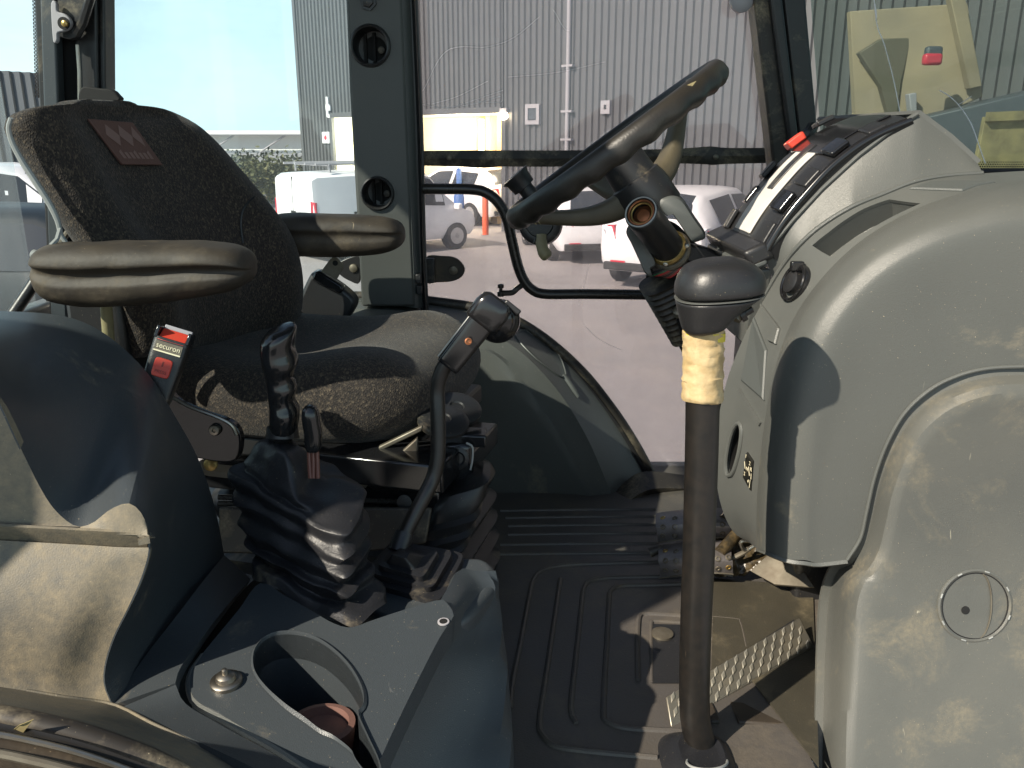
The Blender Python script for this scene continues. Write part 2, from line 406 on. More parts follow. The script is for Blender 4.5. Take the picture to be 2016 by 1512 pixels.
mxw = N.new('ShaderNodeMix'); mxw.data_type = 'RGBA'; L.new(fw.outputs[0], mxw.inputs[0]); L.new(sky.outputs[0], mxw.inputs[6]); mxw.inputs[7].default_value = (8.1, 10.8, 11.4, 1)
L.new(mxw.outputs[2], bg.inputs[0]); bg.inputs[1].default_value = .070
sl = bpy.data.lights.new('sun', 'SUN'); so = bpy.data.objects.new('sun', sl); COL.objects.link(so)
sl.energy = 4.6; sl.angle = R(.6); sl.color = (1, .90, .75); so.rotation_euler = SUN.to_track_quat('Z', 'Y').to_euler(); so.location = (-6, -5, 8)
vs_ = SC.view_settings; vs_.view_transform = 'Standard'; vs_.look = 'None'; vs_.gamma = 1; vs_.exposure = .80
SC.cycles.max_bounces = 8; SC.cycles.transparent_max_bounces = 16; SC.cycles.use_denoising = True
SC.cycles.sample_clamp_indirect = 8

GZ = -1.45                                            # the yard lies below the cab floor
g = MB(); g.grid([[(x, y, GZ) for y in (-60, -10, 0, 10, 20, 40, 80, 300)] for x in (-300, -60, -20, 0, 20, 60, 300)])
o = struct(g.build('ground', 'ground'))

# ------------------------------------------------------------------ the clad building across the yard
WD = V((-.698, .716, 0)); WN = V((-.716, -.698, 0)); W0 = V((1.443, 19.5, 0))
def wall_at(px, py, out=0.0): return atpl(px, py, W0 + WN * out, WN)
def wp(s, z, out=0.0): return W0 + WD * s + WN * out + V((0, 0, z))
S_L, S_O1, S_O0, Z_O = 11.5, 9.75, 2.33, 1.38
bld = thing('warehouse', 'tall grey ribbed steel warehouse with a bright open loading bay in its wall', 'building', W0 + V((0, 0, GZ)))
def ribbed(s0, s1, z0, z1, pitch=.19, d=.05):
    top, bot = [], []; s = s0
    while s < s1 - .01:
        for ds, out in ((0, 0), (.45, 0), (.55, d), (.95, d)):
            q = min(s1, s + pitch * ds); top.append(wp(q, z1, out)); bot.append(wp(q, z0, out))
        s += pitch
    return [bot, top]
m = MB(); m.grid(ribbed(-15, S_O0, GZ, 10)); m.grid(ribbed(S_O0, S_O1, Z_O, 10)); m.grid(ribbed(S_O1, S_L, GZ, 10))
m.build('cladding', 'sheet', bld, ang=20)
# return wall and corner trims
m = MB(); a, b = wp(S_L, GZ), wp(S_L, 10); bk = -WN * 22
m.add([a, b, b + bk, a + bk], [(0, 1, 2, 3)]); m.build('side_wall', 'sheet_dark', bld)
m = MB()
for s, z0, z1 in ((S_L, GZ, 10), (S_O0 - .06, GZ, Z_O), (S_O1 + .06, GZ, Z_O)):
    m.box(wp(s, (z0 + z1) / 2, .05), WD * .07, WN * .05, (0, 0, (z1 - z0) / 2))
m.box(wp((S_O0 + S_O1) / 2, Z_O + .05, .06), WD * ((S_O1 - S_O0) / 2), WN * .06, (0, 0, .07)); m.build('edge_flashing', 'sheet', bld)
# the bay: back wall, side walls, soffit
m = MB(); dp = 3.2
def bq(pts): m.add(pts, [(0, 1, 2, 3)])
bq([wp(S_O0, GZ, -dp), wp(S_O1, GZ, -dp), wp(S_O1, Z_O, -dp), wp(S_O0, Z_O, -dp)])
bq([wp(S_O0, GZ, 0), wp(S_O0, GZ, -dp), wp(S_O0, Z_O, -dp), wp(S_O0, Z_O, 0)])
bq([wp(S_O1, GZ, 0), wp(S_O1, GZ, -dp), wp(S_O1, Z_O, -dp), wp(S_O1, Z_O, 0)])
bq([wp(S_O0, Z_O, 0), wp(S_O1, Z_O, 0), wp(S_O1, Z_O, -dp), wp(S_O0, Z_O, -dp)]); m.build('loading_bay', 'bay', bld)
m = MB()
for s in (3.9, 4.5): m.box(wp(s, -.05, -1.2), WD * (.14 if s < 4 else .07), WN * .1, (0, 0, 1.4))
m.build('bay_column', 'bay_post', bld)
# louvred vent, small vent, drain pipe: fixed to the wall, each its own thing
def wall_box(name, label, cat, px, py, w, h, slats):
    c = wall_at(px, py, .06); t = thing(name, label, cat, c)
    f = MB(); fr = .045
    for sx in (-1, 1): f.box(c + WD * (w / 2 * sx), WD * fr, WN * .05, (0, 0, h / 2 + fr))
    for sz in (-1, 1): f.box(c + V((0, 0, h / 2 * sz)), WD * (w / 2 - fr), WN * .05, (0, 0, fr))
    f.build('frame', 'pipe', t)
    s = MB()
    for k in range(slats):
        z = -h / 2 + fr + (k + .5) * (h - 2 * fr) / slats; s.box(c + V((0, 0, z)), WD * (w / 2 - fr), WN * .03 + V((0, 0, .02)), (0, 0, .016) )
    s.box(c - WN * .03, WD * (w / 2 - fr), WN * .012, (0, 0, h / 2 - fr)); s.build('louvre', 'sheet_dark', t); return t
wall_box('wall_vent', 'square louvred vent set in the ribbed grey warehouse wall', 'vent', 1050, 225, .36, .36, 7)
wall_box('vent_cover', 'small pale square outlet box on the warehouse wall above the steering wheel', 'vent', 1194, 211, .16, .18, 2)
m = MB(); a, b = wall_at(1115, 330, .1), wall_at(1117, -60, .1); a.z = GZ; b = V((a.x, a.y, 9)); m.tube([a, b], .05, 10)
pp = thing('drain_pipe', 'thin grey vertical drain pipe running down the ribbed warehouse wall', 'pipe', a); m.build('pipe', 'pipe', pp)
for z in (.75, 1.35, 2.3, 4.2):
    k = MB(); k.box(V((a.x, a.y, z)), WD * .16, WN * .05, (0, 0, .022)); k.build('bracket', 'pipe', pp)
# wall lamp: lit
c = wall_at(991, 226, .16); lt = thing('wall_lamp', 'glaring lit lamp at the top corner of the loading bay', 'lamp', c)
em = bpy.data.materials.new('lamp_glow'); n_, l_ = nodes(em); n_['Principled BSDF'].inputs['Emission Color'].default_value = (1, .85, .55, 1); n_['Principled BSDF'].inputs['Emission Strength'].default_value = 14
MB().lathe(c, (0, 0, -1), [(-.05, .02), (-.04, .10), (.04, .12), (.1, .08), (.12, .01)], 14).build('lens', em, lt)
MB().box(c - WN * .06 + V((0, 0, .1)), WD * .12, WN * .08, (0, 0, .05)).build('housing', 'pipe', lt)
for s, e in ((3.2, 45), (5.2, 75), (8.2, 95)):
    pl = bpy.data.lights.new('bay_light', 'POINT'); pl.energy = e * 2.2; pl.color = (1, .92, .70); pl.shadow_soft_size = .25
    q = bpy.data.objects.new('bay_light', pl); COL.objects.link(q); q.location = wp(s, 1.0, -1.0)
m = MB(); m.tube([wp(4.15, -1.0, -.9), wp(4.15, 1.25, -.9)], .07, 10)
tag(m.build('strip_lamp', em), 'upright glowing strip lamp standing in the yellow loading bay', 'lamp')
# signs on the left end of the wall: white lettering shapes and a small square notice
c = wall_at(645, 212, .09); sg = thing('wall_lettering', 'cluster of small white upright letter shapes high on the warehouse corner', 'lettering', c)
m = MB()
for dx, dz, w_, h_ in ((0, .17, .05, .14), (.02, .0, .10, .09), (.10, -.02, .05, .07), (-.01, -.16, .05, .11), (.05, -.24, .06, .05)):
    m.box(c - WD * dx + V((0, 0, dz)), WD * w_, WN * .02, (0, 0, h_))
m.build('letter_shapes', 'paint_white', sg)
c = wall_at(642, 271, .09); sg = thing('notice_board', 'small white square sign with a red spot on the warehouse corner', 'sign', c)
MB().box(c, WD * .20, WN * .02, (0, 0, .17)).build('board', 'paint_white', sg, bevel=.01)
MB().lathe(c + WN * .021, WN, [(0, .07), (.006, .07), (.007, .01)], 12).build('spot', 'lamp_red', sg)

# posts in front of the bay
def post(name, label, px, py, top, r, m_, base=None):
    p = atz(px, py, GZ); q = at(px, top, p.y); t = thing(name, label, 'post', p)
    MB().lathe(p, (0, 0, 1), [(0, r), (q.z - p.z - r * .6, r), (q.z - p.z - r * .2, r * .7), (q.z - p.z, .01)], 14).build('shaft', m_, t)
    if base: MB().lathe(p, (0, 0, 1), base, 14).build('foot', m_, t)
    return t
post('bollard', 'blue steel post with a thick foot before the loading bay', 905, 443, 330, .07, 'blue', [(0, .15), (.75, .15), (.85, .09), (.9, .03)])
post('bollard', 'slim grey steel post just right of the blue one', 926, 438, 322, .07, 'pipe')
post('bollard', 'orange red post standing on the yellow lit ground', 956, 462, 380, .075, 'orange')

# ------------------------------------------------------------------ vehicles
HATCH = [(-2.12, .42, .80, .82, .70, .66), (-2.08, .32, .92, .95, .80, .70), (-2.0, .27, .98, 1.06, .85, .68), (-1.78, .25, .98, 1.32, .87, .62), (-1.5, .25, .97, 1.44, .88, .59),
         (-.5, .25, .95, 1.49, .885, .59), (.2, .25, .94, 1.46, .885, .58), (.75, .25, .93, 1.24, .88, .62), (1.18, .25, .92, .96, .87, .74), (1.8, .28, .84, .86, .83, .72), (2.05, .33, .70, .72, .70, .6), (2.1, .42, .6, .62, .6, .5)]
VAN = [(-2.2, .42, .9, 1.60, .78, .72), (-2.17, .32, 1.0, 1.72, .86, .78), (-2.05, .27, 1.05, 1.78, .88, .80), (-1.0, .26, 1.05, 1.80, .89, .80), (.3, .26, 1.03, 1.80, .89, .78), (.75, .26, 1.0, 1.72, .89, .74),
       (1.15, .26, .98, 1.34, .88, .72), (1.5, .27, .96, 1.0, .87, .76), (1.95, .30, .82, .85, .8, .7), (2.1, .36, .66, .68, .7, .6), (2.14, .45, .58, .6, .6, .5)]
def section(x, zb, zs, zr, wb, wr):
    h = [(0, zb), (wb * .86, zb), (wb * .97, zb + .14), (wb, (zb + zs) / 2), (wb * .985, zs), (wr + .03, zr - .07), (wr * .93, zr - .015), (wr * .5, zr + .01), (0, zr + .018)]
    return [V((x, y, z)) for y, z in h] + [V((x, -y, z)) for y, z in h[-2:0:-1]]
def car(name, label, cat, loc, yaw, prof, paint, scale=1.0, side_win=(4, 7), rear_win=(2, 4), front_win=(6, 8), group=None, van=False, rack=False):
    t = thing(name, label, cat, V((loc[0], loc[1], GZ)), group)
    rot = Matrix.Rotation(yaw, 3, 'Z'); base = V((loc[0], loc[1], GZ)); T = lambda p: base + rot @ (V(p) * scale)
    secs = [section(*p) for p in prof]
    MB().loft([[T(p) for p in s] for s in secs]).build('body', paint, t, ang=35)
    def window(i0, i1, j0, j1, mirror=False, inset=.12, nm='window'):
        rows = []
        for i in range(i0, i1 + 1):
            r = []
            for j in range(j0, j1 + 1):
                k = j if not mirror else (16 - j) % 16
                r.append(secs[i][k])
            rows.append(r)
        c = sum((p for r in rows for p in r), V()) / (len(rows) * len(rows[0]))
        out = V((0, c.y, 0)) if j0 in (4,) else V((c.x, 0, .6))
        out.normalize()
        m = MB(); m.shell([[T(c + (p - c) * (1 - inset) + out * .02) for p in r] for r in rows], .008); m.build(nm, 'car_glass', t)
    if not van:
        for mi in (False, True):
            window(side_win[0], side_win[0] + 1, 4, 5, mi); window(side_win[0] + 1, side_win[1], 4, 5, mi)
        window(rear_win[0], rear_win[1], 5, 11, nm='rear_window'); window(front_win[0], front_win[1], 5, 11, nm='windscreen')
    else:
        for mi in (False, True): window(4, 6, 4, 5, mi)
        window(5, 7, 5, 11, nm='windscreen')
    x0 = prof[1][0]
    for sy in (-1, 1):
        y = prof[1][4] * sy
        z0, z1 = (.74, .98) if not van else (.75, 1.25)
        m = MB(); m.loft([[T((x0 - .03 + dx, y * f, z)) for dx, f, z in ((-.02, .68 if not van else .93, z0 + .03), (-.01, .72 if not van else .92, z1), (.14 if not van else .05, 1.075 if not van else 1.0, z1 - .03), (.20 if not van else .08, 1.085 if not van else 1.02, z0 + .06))],
                          [T((x0 + .05 + dx, y * f, z)) for dx, f, z in ((0, .66, z0 + .03), (0, .70, z1), (.10, .97, z1 - .03), (.14, .97, z0 + .06))]]); m.build('tail_lamp', 'lamp_red', t)
        m = MB(); m.box(T((x0 - .03, y * .62, .42)), rot @ V((.02, 0, 0)) * scale, rot @ V((0, .12, 0)) * scale, (0, 0, .025 * scale)); m.build('reflector', 'lamp_red', t)
        for x in (prof[0][0] + .80, prof[-1][0] - .72):
            wh = MB(); ax = rot @ V((0, sy, 0)); wh.lathe(T((x, sy * .70, .31)), ax, [(0, .2), (0, .29), (.03 * scale, .31 * scale), (.16 * scale, .31 * scale), (.19 * scale, .29 * scale), (.19 * scale, .2)], 20); ty = wh.build('wheel', 'tyre', t)
            MB().lathe(T((x, sy * .70, .31)), ax, [(.15 * scale, .02), (.16 * scale, .20 * scale), (.195 * scale, .19 * scale), (.19 * scale, .05)], 14).build('rim', 'hub', ty)
        mm = MB(); mm.box(T((prof[7][0] - .1, sy * .97, .98)), rot @ V((.05, 0, 0)), rot @ V((0, .09, 0)), (0, 0, .06)); mm.build('mirror', paint, t, bevel=.02)
    b = MB(); b.box(T((x0 - .05, 0, .36)), rot @ V((.04, 0, 0)) * scale, rot @ V((0, .72, 0)) * scale, (0, 0, .06)); b.build('bumper_strip', 'tyre', t, bevel=.02)
    if van:
        s = MB(); s.box(T((-.8, .885, 1.02)), rot @ V((.75, 0, 0)), rot @ V((0, .012, 0)), (0, 0, .03)); s.box(T((-.8, -.9, .98)), rot @ V((.42, 0, 0)), rot @ V((0, .012, 0)), (0, 0, .02)); s.build('rub_strip', 'tyre', t)
        h = MB(); h.box(T((-2.19, 0, 1.0)), rot @ V((.012, 0, 0)), rot @ V((0, .10, 0)), (0, 0, .02)); h.build('door_handle', 'tyre', t)
        d = MB(); d.box(T((-2.19, 0, 1.05)), rot @ V((.012, 0, 0)), rot @ V((0, .008, 0)), (0, 0, .6)); d.build('door_seam', 'tyre', t)
    if rack:
        k = MB()
        for x in (-1.7, -.9, -.1):
            k.tube([T((x, -.75, 1.8)), T((x, -.75, 1.95)), T((x, .75, 1.95)), T((x, .75, 1.8))], .02, 8)
        for y in (-.7, -.25, .2, .7): k.tube([T((-2.0, y, 1.97)), T((.4, y, 1.97))], .022, 8)
        k.build('roof_rack', 'pipe', t)
    return t
car('parked_car', 'white hatchback seen from behind with red tail lamps, beside the steering column', 'car', (3.16, 14.35), R(58), HATCH, 'paint_white', 1.0)
p = at(1350, 420, 18.2)
car('parked_car', 'white car whose roof and dark window show behind the nearest white hatchback', 'car', (p.x, 19.6), R(60), HATCH, 'paint_white', 1.05)
p = at(1185, 450, 17.5)
car('parked_car', 'low white car just left of the hatchback under the steering wheel', 'car', (p.x - .6, 17.3), R(100), HATCH, 'paint_white', .9)
p = at(905, 405, 24)
car('parked_car', 'white vehicle standing in the yellow loading bay', 'car', ((W0 + WD * 5.2 - WN * 1.1).x, (W0 + WD * 5.2 - WN * 1.1).y), R(134), HATCH, 'paint_white', 1.0)
p = at(742, 420, 16.6)
car('delivery_van', 'white panel van with a red tail lamp and a roof rack, seen past the backrest', 'van', (p.x, 17.4), R(41), VAN, 'paint_white', .90, van=True, rack=True)
p = at(30, 470, 8.5)
car('parked_car', 'dark blue car seen through the rear window behind the seat', 'car', (p.x + .1, 8.9), R(4), HATCH, 'paint_grey', 1.06)
p = at(40, 370, 15)
car('delivery_van', 'pale van standing behind the dark blue car', 'van', (p.x - .8, 15.5), R(10), VAN, 'paint_white', 1.0, van=True)

# far open shed with a white roof, shed at the far left, trees
a, b = at(250, 268, 44), at(652, 258, 44)
sh = thing('canopy', 'long white open canopy roof with diagonal braces across the yard', 'canopy', V((-9, 44, GZ)))
MB().bx(a.x - 6, b.x + 2, 44, 50, .93, 1.12).build('roof', 'roof_white', sh)
MB().bx(a.x - 6, b.x + 2, 44.6, 44.7, .0, .95).build('fascia', 'roof_white', sh)
m = MB(); x = a.x - 5
m.tube([(a.x - 6, 43.9, .92), (b.x + 2, 43.9, .92)], .05, 6); m.build('rail', 'pipe', sh)
while x < b.x + 2:
    MB().tube([(x - 1.5, 44.45, .05), (x, 43.95, .9)], .05, 6).build('brace', 'pipe', sh); x += 2.6
for x in (a.x - 4, -13, -8.5): MB().tube([(x, 46, GZ), (x, 46, 1.0)], .1, 8).build('leg', 'pipe', sh)
p = at(40, 140, 26); q = at(0, 300, 26)
m = MB(); t = thing('shed', 'dark blue grey clad shed at the far left beyond the rear window', 'building', V((p.x - 5, 29, GZ)))
x = p.x - 12; top = []; bot = []
while x < p.x + 1.6:
    for d_, o_ in ((0, 0), (.1, 0), (.14, .04), (.24, .04)): top.append((x + d_, 26 - o_ + (x - p.x) * .15, 2.62 - (x - p.x) * .05)); bot.append((x + d_, 26 - o_ + (x - p.x) * .15, GZ))
    x += .28
m.grid([bot, top]); m.build('cladding', 'sheet_dark', t, ang=20)
MB().bx(p.x - 12, p.x - 3.4, 27, 34, GZ, 2.4).build('block', 'sheet_dark', t)
MB().bx(p.x - 11, p.x + .9, 23.6, 23.9, -.35, -.1).build('band', 'roof_white', t)
def tree(label, x, y, h, r, seed):
    rn = random.Random(seed); t = thing('tree', label, 'tree', V((x, y, GZ)), 'trees beyond the yard')
    m = MB(); m.tube([(x, y, GZ), (x + .1, y, GZ + h * .35), (x, y + .1, GZ + h * .75)], [.16, .12, .04], 8)
    for k in range(5):
        a_ = k * 1.26; m.tube([(x, y, GZ + h * .3 + k * .15), (x + math.cos(a_) * r * .6, y + math.sin(a_) * r * .6, GZ + h * .55 + k * .15)], [.06, .02], 6)
    m.build('trunk', 'bark', t)
    c = MB()
    cl = [V((x + rn.gauss(0, r * .45), y + rn.gauss(0, r * .45), GZ + h * rn.uniform(.3, .95))) for _ in range(26)]
    for q in cl:
        for _ in range(60):
            p_ = q + V((rn.gauss(0, r * .2), rn.gauss(0, r * .2), rn.gauss(0, r * .17)))
            a1 = V((rn.gauss(0, 1), rn.gauss(0, 1), rn.gauss(0, 1))).normalized() * rn.uniform(.05, .12); a2 = a1.orthogonal().normalized() * rn.uniform(.03, .07)
            c.add([p_ - a1, p_ + a2, p_ + a1, p_ - a2], [(0, 1, 2, 3)])
    c.build('crown', 'leaf', t)
for i, (px, Y, h, r_, lb) in enumerate(((470, 30, 1.45, 1.2, 'dark leafy tree under the canopy beside the backrest'), (525, 32, 1.5, 1.3, 'leafy tree in the middle under the white canopy'),
                                     (590, 34, 1.4, 1.3, 'leafy tree under the canopy nearest the warehouse corner'), (430, 28, 1.4, 1.1, 'low tree half hidden behind the backrest'))):
    p = at(px, 330, Y); tree(lb, p.x, Y, h, r_, i + 3)
# ------------------------------------------------------------------ cab shell
FAR = 1.86                                            # inner face of the far side wall
fl = MB(); fl.bx(-1.15, .40, .34, 2.0, -.06, 0); fl.bx(.40, 1.3, 1.10, 2.0, -.06, 0); struct(fl.build('floor', 'mat'))
# roof: seen only by the shade it throws
rf = MB(); rf.bx(-1.22, 1.05, .76, 2.05, 1.62, 1.72).bx(-1.22, -.78, .32, .757, 1.623, 1.717); struct(rf.build('cab_roof', 'pillar', bevel=.02))
rw = MB(); rw.bx(-1.10, -1.05, .34, 1.98, 0, .44); struct(rw.build('rear_wall', 'trim_clean', bevel=.01))
# unseen near cab post sized for the broad shade band, plus an added shade panel
t = thing('cab_post', 'unseen grey cab post with an added shade panel beside the near fender panel', 'post', V((-1.0, .38, 0)))
MB().bx(-1.09, -.89, .34, .40, .0, 1.46).build('post', 'pillar', t, bevel=.01)
MB().bx(-1.75, -1.185, .32, .38, .0, 1.30).build('shade_panel', 'pillar', t, bevel=.01)  # added blocker that keeps the sun off the fender top

# rubber floor mat with its moulded ridges
fm = thing('floor_mat', 'worn black rubber floor mat with moulded concentric ridges', 'floor mat', V((.3, 1.3, .004)))
MB().bx(-.30, .395, .36, 1.98, .003, .012).bx(.395, 1.28, 1.105, 1.98, .003, .012).build('sheet', 'mat', fm)
def ridge(pts, r=.0045, z=.012, n=60, name='ridge'):
    q = [atz(px, py, z) for px, py in pts]; MB().tube(cr([tuple(p) for p in q], n), r, 8).build(name, 'mat', fm)
ridge([(1345, 1105), (1294, 1107), (1130, 1112), (1075, 1121), (1051, 1140), (1042, 1175), (1025, 1265), (1010, 1338), (1004, 1395)])
ridge([(1103, 1140), (1096, 1190), (1075, 1330), (1062, 1421), (1068, 1448), (1090, 1468), (1142, 1478), (1294, 1492)])
ridge([(1345, 1134), (1294, 1136), (1200, 1138), (1162, 1145), (1149, 1160), (1144, 1200), (1132, 1310), (1124, 1397), (1135, 1425)])
ridge([(1345, 1150), (1287, 1152), (1224, 1154), (1203, 1163), (1199, 1181), (1195, 1260), (1188, 1400), (1197, 1421), (1225, 1433), (1294, 1438), (1345, 1440)])
ridge([(1256, 1340), (1255, 1270), (1257, 1222), (1262, 1212), (1275, 1209), (1345, 1213), (1445, 1221), (1456, 1226), (1462, 1245), (1469, 1277)])
ridge([(1283, 1345), (1282, 1260), (1283, 1226), (1290, 1223), (1345, 1226), (1428, 1231)], .003)
ridge([(1398, 1255), (1425, 1275), (1450, 1292)], .003, n=12)
for y, x0, x1 in ((1004, 985, 1290), (1018, 995, 1290), (1034, 1000, 1290), (1051, 1000, 1292), (1071, 985, 1296), (1090, 970, 1290)):
    ridge([(x0, y + 2), ((x0 + x1) / 2, y), (x1, y - 1)], .004, n=12)
MB().add([atz(1283, 1228, .0135), atz(1345, 1230, .0135), atz(1345, 1345, .0135), atz(1283, 1345, .0135)], [(0, 1, 2, 3)]).build('hatch_plate', 'rubber', fm)
MB().lathe(atz(1304, 1250, .013), (0, 0, 1), [(0, .018), (.004, .018), (.006, .01)], 16).build('plug', 'dull', fm)

# far fender panel: arch-shaped moulding below the door glass
ff = thing('fender_panel', 'far grey fender moulding curving down below the door glass', 'fender panel', V((-.2, 1.8, 0)))
C0 = [(560, 588, 1.93), (760, 590, 1.93), (860, 600, 1.93), (940, 612, 1.92), (1010, 634, 1.92), (1080, 678, 1.91), (1150, 742, 1.90), (1210, 818, 1.89), (1250, 880, 1.885), (1282, 938, 1.88)]
C1 = [(560, 606, 1.83), (760, 610, 1.82), (850, 622, 1.81), (925, 640, 1.80), (990, 668, 1.79), (1050, 715, 1.78), (1110, 785, 1.78), (1155, 860, 1.78), (1182, 920, 1.78), (1203, 972, 1.78)]
C2 = [(560, 640, 1.78), (760, 645, 1.77), (840, 655, 1.765), (905, 675, 1.76), (960, 705, 1.755), (1012, 755, 1.75), (1068, 825, 1.75), (1110, 890, 1.755), (1138, 940, 1.76), (1160, 978, 1.77)]
C3 = [(560, 985, 1.79), (700, 985, 1.79), (760, 985, 1.79), (820, 985, 1.79), (870, 985, 1.79), (930, 985, 1.79), (985, 985, 1.79), (1040, 985, 1.79), (1085, 985, 1.79), (1120, 985, 1.785)]
pan = MB().shell(patch([C0, C1], 60, 8, True), .02).shell(patch([C1, [tuple((a + b * 2) / 3 for a, b in zip(p, q)) for p, q in zip(C1, C2)], C2, [tuple(a * .5 + b * .5 for a, b in zip(p, q)) for p, q in zip(C2, C3)], C3], 60, 24), .02)
pan = pan.build('panel', 'trim', ff, ang=28)
bv = world_bvh(pan)
MB().tube(cr([tuple(at(p[0], p[1] - 5, p[2])) for p in C0], 70), .0125, 10).build('edge_seal', 'seal', ff)
MB().tube(cr([tuple(at(p[0] - 3, p[1] + 8, p[2] - .01)) for p in C0], 70), .006, 8).build('seal_lip', 'rubber', ff)
# teardrop grab recess, drawn as a darker raised patch in place of its shade
lo = [(1015, 655), (1035, 650), (1062, 660), (1088, 680), (1105, 708), (1114, 738), (1106, 742), (1085, 728), (1058, 708), (1034, 685), (1020, 668)]
H = [hit(bv, *p)[0] for p in cr(lo, 40, True)]; H = [p for p in H if p]
if len(H) > 20:
    c = sum(H, V()) / len(H); n = (CAM - c).normalized()
    MB().loft([[p + n * .003 for p in H], [c + (p - c) * .86 + n * .002 for p in H], [c + (p - c) * .5 + n * .0015 for p in H]], False, True).build('recess_shade', 'pocket', ff)
    MB().tube([p + n * .003 for p in H], .0022, 6, closed=True).build('recess_rim', 'trim_clean', ff)
pp = [hit(bv, *p)[0] for p in ((1108, 738), (1118, 752), (1130, 770), (1138, 782))]
if all(pp): MB().tube(pp, [.006, .007, .007, .005], 8).build('handle_bar', 'trim_clean', ff)
# sill ledge at the foot of the far wall
sl_ = thing('door_sill', 'dirty brown sill ledge at the foot of the far door', 'sill', atz(1100, 985, 0))
MB().shell(patch([[(900, 962, 1.80), (1000, 966, 1.80), (1120, 970, 1.80), (1195, 975, 1.79), (1260, 930, 1.83), (1350, 935, 1.86), (1420, 940, 1.88)],
                  [(900, 990, 1.74), (1000, 995, 1.74), (1120, 1000, 1.74), (1205, 1003, 1.73), (1275, 965, 1.77), (1350, 962, 1.80), (1420, 962, 1.82)]], 40, 4, True), .02).build('ledge', 'seal', sl_)

# far door: pane, straps, grab tube, lock
dr = thing('cab_door', 'far glazed cab door with a dark cross bar and a bent black grab tube', 'door', V((.2, 1.95, .2)))
DY = 1.95
pane = [(790, -330), (1500, -330), (1560, -220), (1560, 300), (1520, 620), (1500, 960), (1300, 935), (1282, 930), (1250, 870), (1210, 808), (1150, 732), (1080, 668), (1010, 624), (940, 602), (860, 590), (800, 586)]
MB().prism([at(x, y, DY) for x, y in pane], (0, .005, 0)).build('pane', 'door_glass', dr)
dgv = world_bvh(dr.children[0])
for pts, r_ in (([(828, 205), (870, 212), (930, 205), (985, 190)], .0007), ([(832, 180), (880, 100), (960, 92), (1010, 75), (1060, 35)], .0005), ([(880, 215), (940, 195), (990, 178)], .0006), ([(850, 205), (900, 190), (960, 160)], .0004),
                ([(1000, 152), (1100, 142), (1190, 122)], .0003), ([(940, 200), (985, 201), (990, 185)], .0005), ([(1090, 20), (1110, 55), (1120, 60)], .0005), ([(1150, 640), (1180, 668), (1225, 690)], .0005), ([(1160, 520), (1140, 600)], .0004)):
    q = [hit(dgv, *p[:2])[0] for p in cr(pts, 24)]
    if all(q): MB().tube([p + V((0, -.001, 0)) for p in q], r_ * .55, 5).build('scratch', 'paint_white', dr)
bar = MB(); top_ = cr([(826, 297), (950, 296), (1100, 296), (1290, 294), (1360, 291), (1400, 288), (1430, 291), (1505, 291)], 40); bot_ = cr([(826, 326), (900, 328), (955, 331), (985, 328), (1100, 328), (1290, 322), (1380, 323), (1400, 325), (1430, 323), (1508, 321)], 40)
bar.shell([[at(*a, 1.925) for a in top_], [at((a[0] + b[0]) / 2, (a[1] + b[1]) / 2, 1.918) for a, b in zip(top_, bot_)], [at(*b, 1.925) for b in bot_]], .02); cb = bar.build('cross_bar', 'seal', dr)
for px, py in ((1409, 309), (884, 310)): MB().lathe(at(px, py, 1.918), (0, -1, 0), [(0, .006), (.003, .006), (.005, .003)], 10).build('screw', 'dull', cb)
tube_px = [(808, 372, 1.86), (870, 372, 1.85), (930, 373, 1.85), (958, 380, 1.85), (982, 400, 1.85), (998, 432, 1.85), (1008, 475, 1.85), (1020, 525, 1.85), (1033, 555, 1.85), (1050, 572, 1.85), (1075, 579, 1.85), (1150, 579, 1.85), (1250, 580, 1.85), (1400, 582, 1.85)]
MB().tube(cr([tuple(at(*p)) for p in tube_px], 70), .0115, 12).build('grab_tube', 'paint_black', dr)
MB().tube(cr([tuple(at(*p)) for p in ((1030, 560, 1.85), (1018, 568, 1.84), (1008, 576, 1.84), (985, 577, 1.84))], 14), .0065, 8).build('stay_arm', 'paint_black', dr)
MB().lathe(at(986, 578, 1.84), (0, 0, 1), [(-.006, .008), (.004, .008), (.005, .004), (.012, .004), (.013, .007), (.02, .007), (.022, .003)], 10).build('ball_stud', 'paint_black', dr)
# rounded hinge plate clamped on the pane
pl = cr([(838, 508), (870, 505), (895, 508), (910, 520), (915, 533), (908, 546), (890, 554), (862, 556), (838, 555)], 36, True)
hp = MB().prism([at(x, y, 1.93) for x, y in pl], (0, .015, 0)).build('hinge_plate', 'leather', dr, bevel=.002)
MB().lathe(at(893, 532, 1.93), (0, -1, 0), [(0, .011), (.004, .010), (.006, .004)], 14).build('bolt', 'dull', hp)
MB().box(at(846, 532, 1.92), (.012, 0, 0), (0, .012, 0), (0, 0, .028)).build('hinge_knuckle', 'black', hp, bevel=.003)
# lock disc with a short tan lever
c = at(1064, 440, 1.80)
lk = MB().lathe(c, (-.15, -1, .15), [(-.03, .045), (0, .047), (.012, .045), (.016, .038), (.016, .030), (.02, .028), (.022, .012)], 32).build('lock_housing', 'black', dr)
for a_ in range(5):
    q = c + V((math.cos(a_ * 1.25 + .6) * .032, -.02, math.sin(a_ * 1.25 + .6) * .032)); MB().tube([q, q + V((math.cos(a_ * 1.25 + .6) * .009, -.002, math.sin(a_ * 1.25 + .6) * .009))], .0018, 6).build('rib', 'pocket', lk)
MB().tube(cr([tuple(at(*p)) for p in ((1066, 462, 1.77), (1066, 478, 1.765), (1070, 495, 1.76), (1080, 508, 1.755))], 16), [.011] * 4 + [.0125] * 6 + [.0135] * 4 + [.012, .008], 10).build('lock_lever', 'tan', dr)
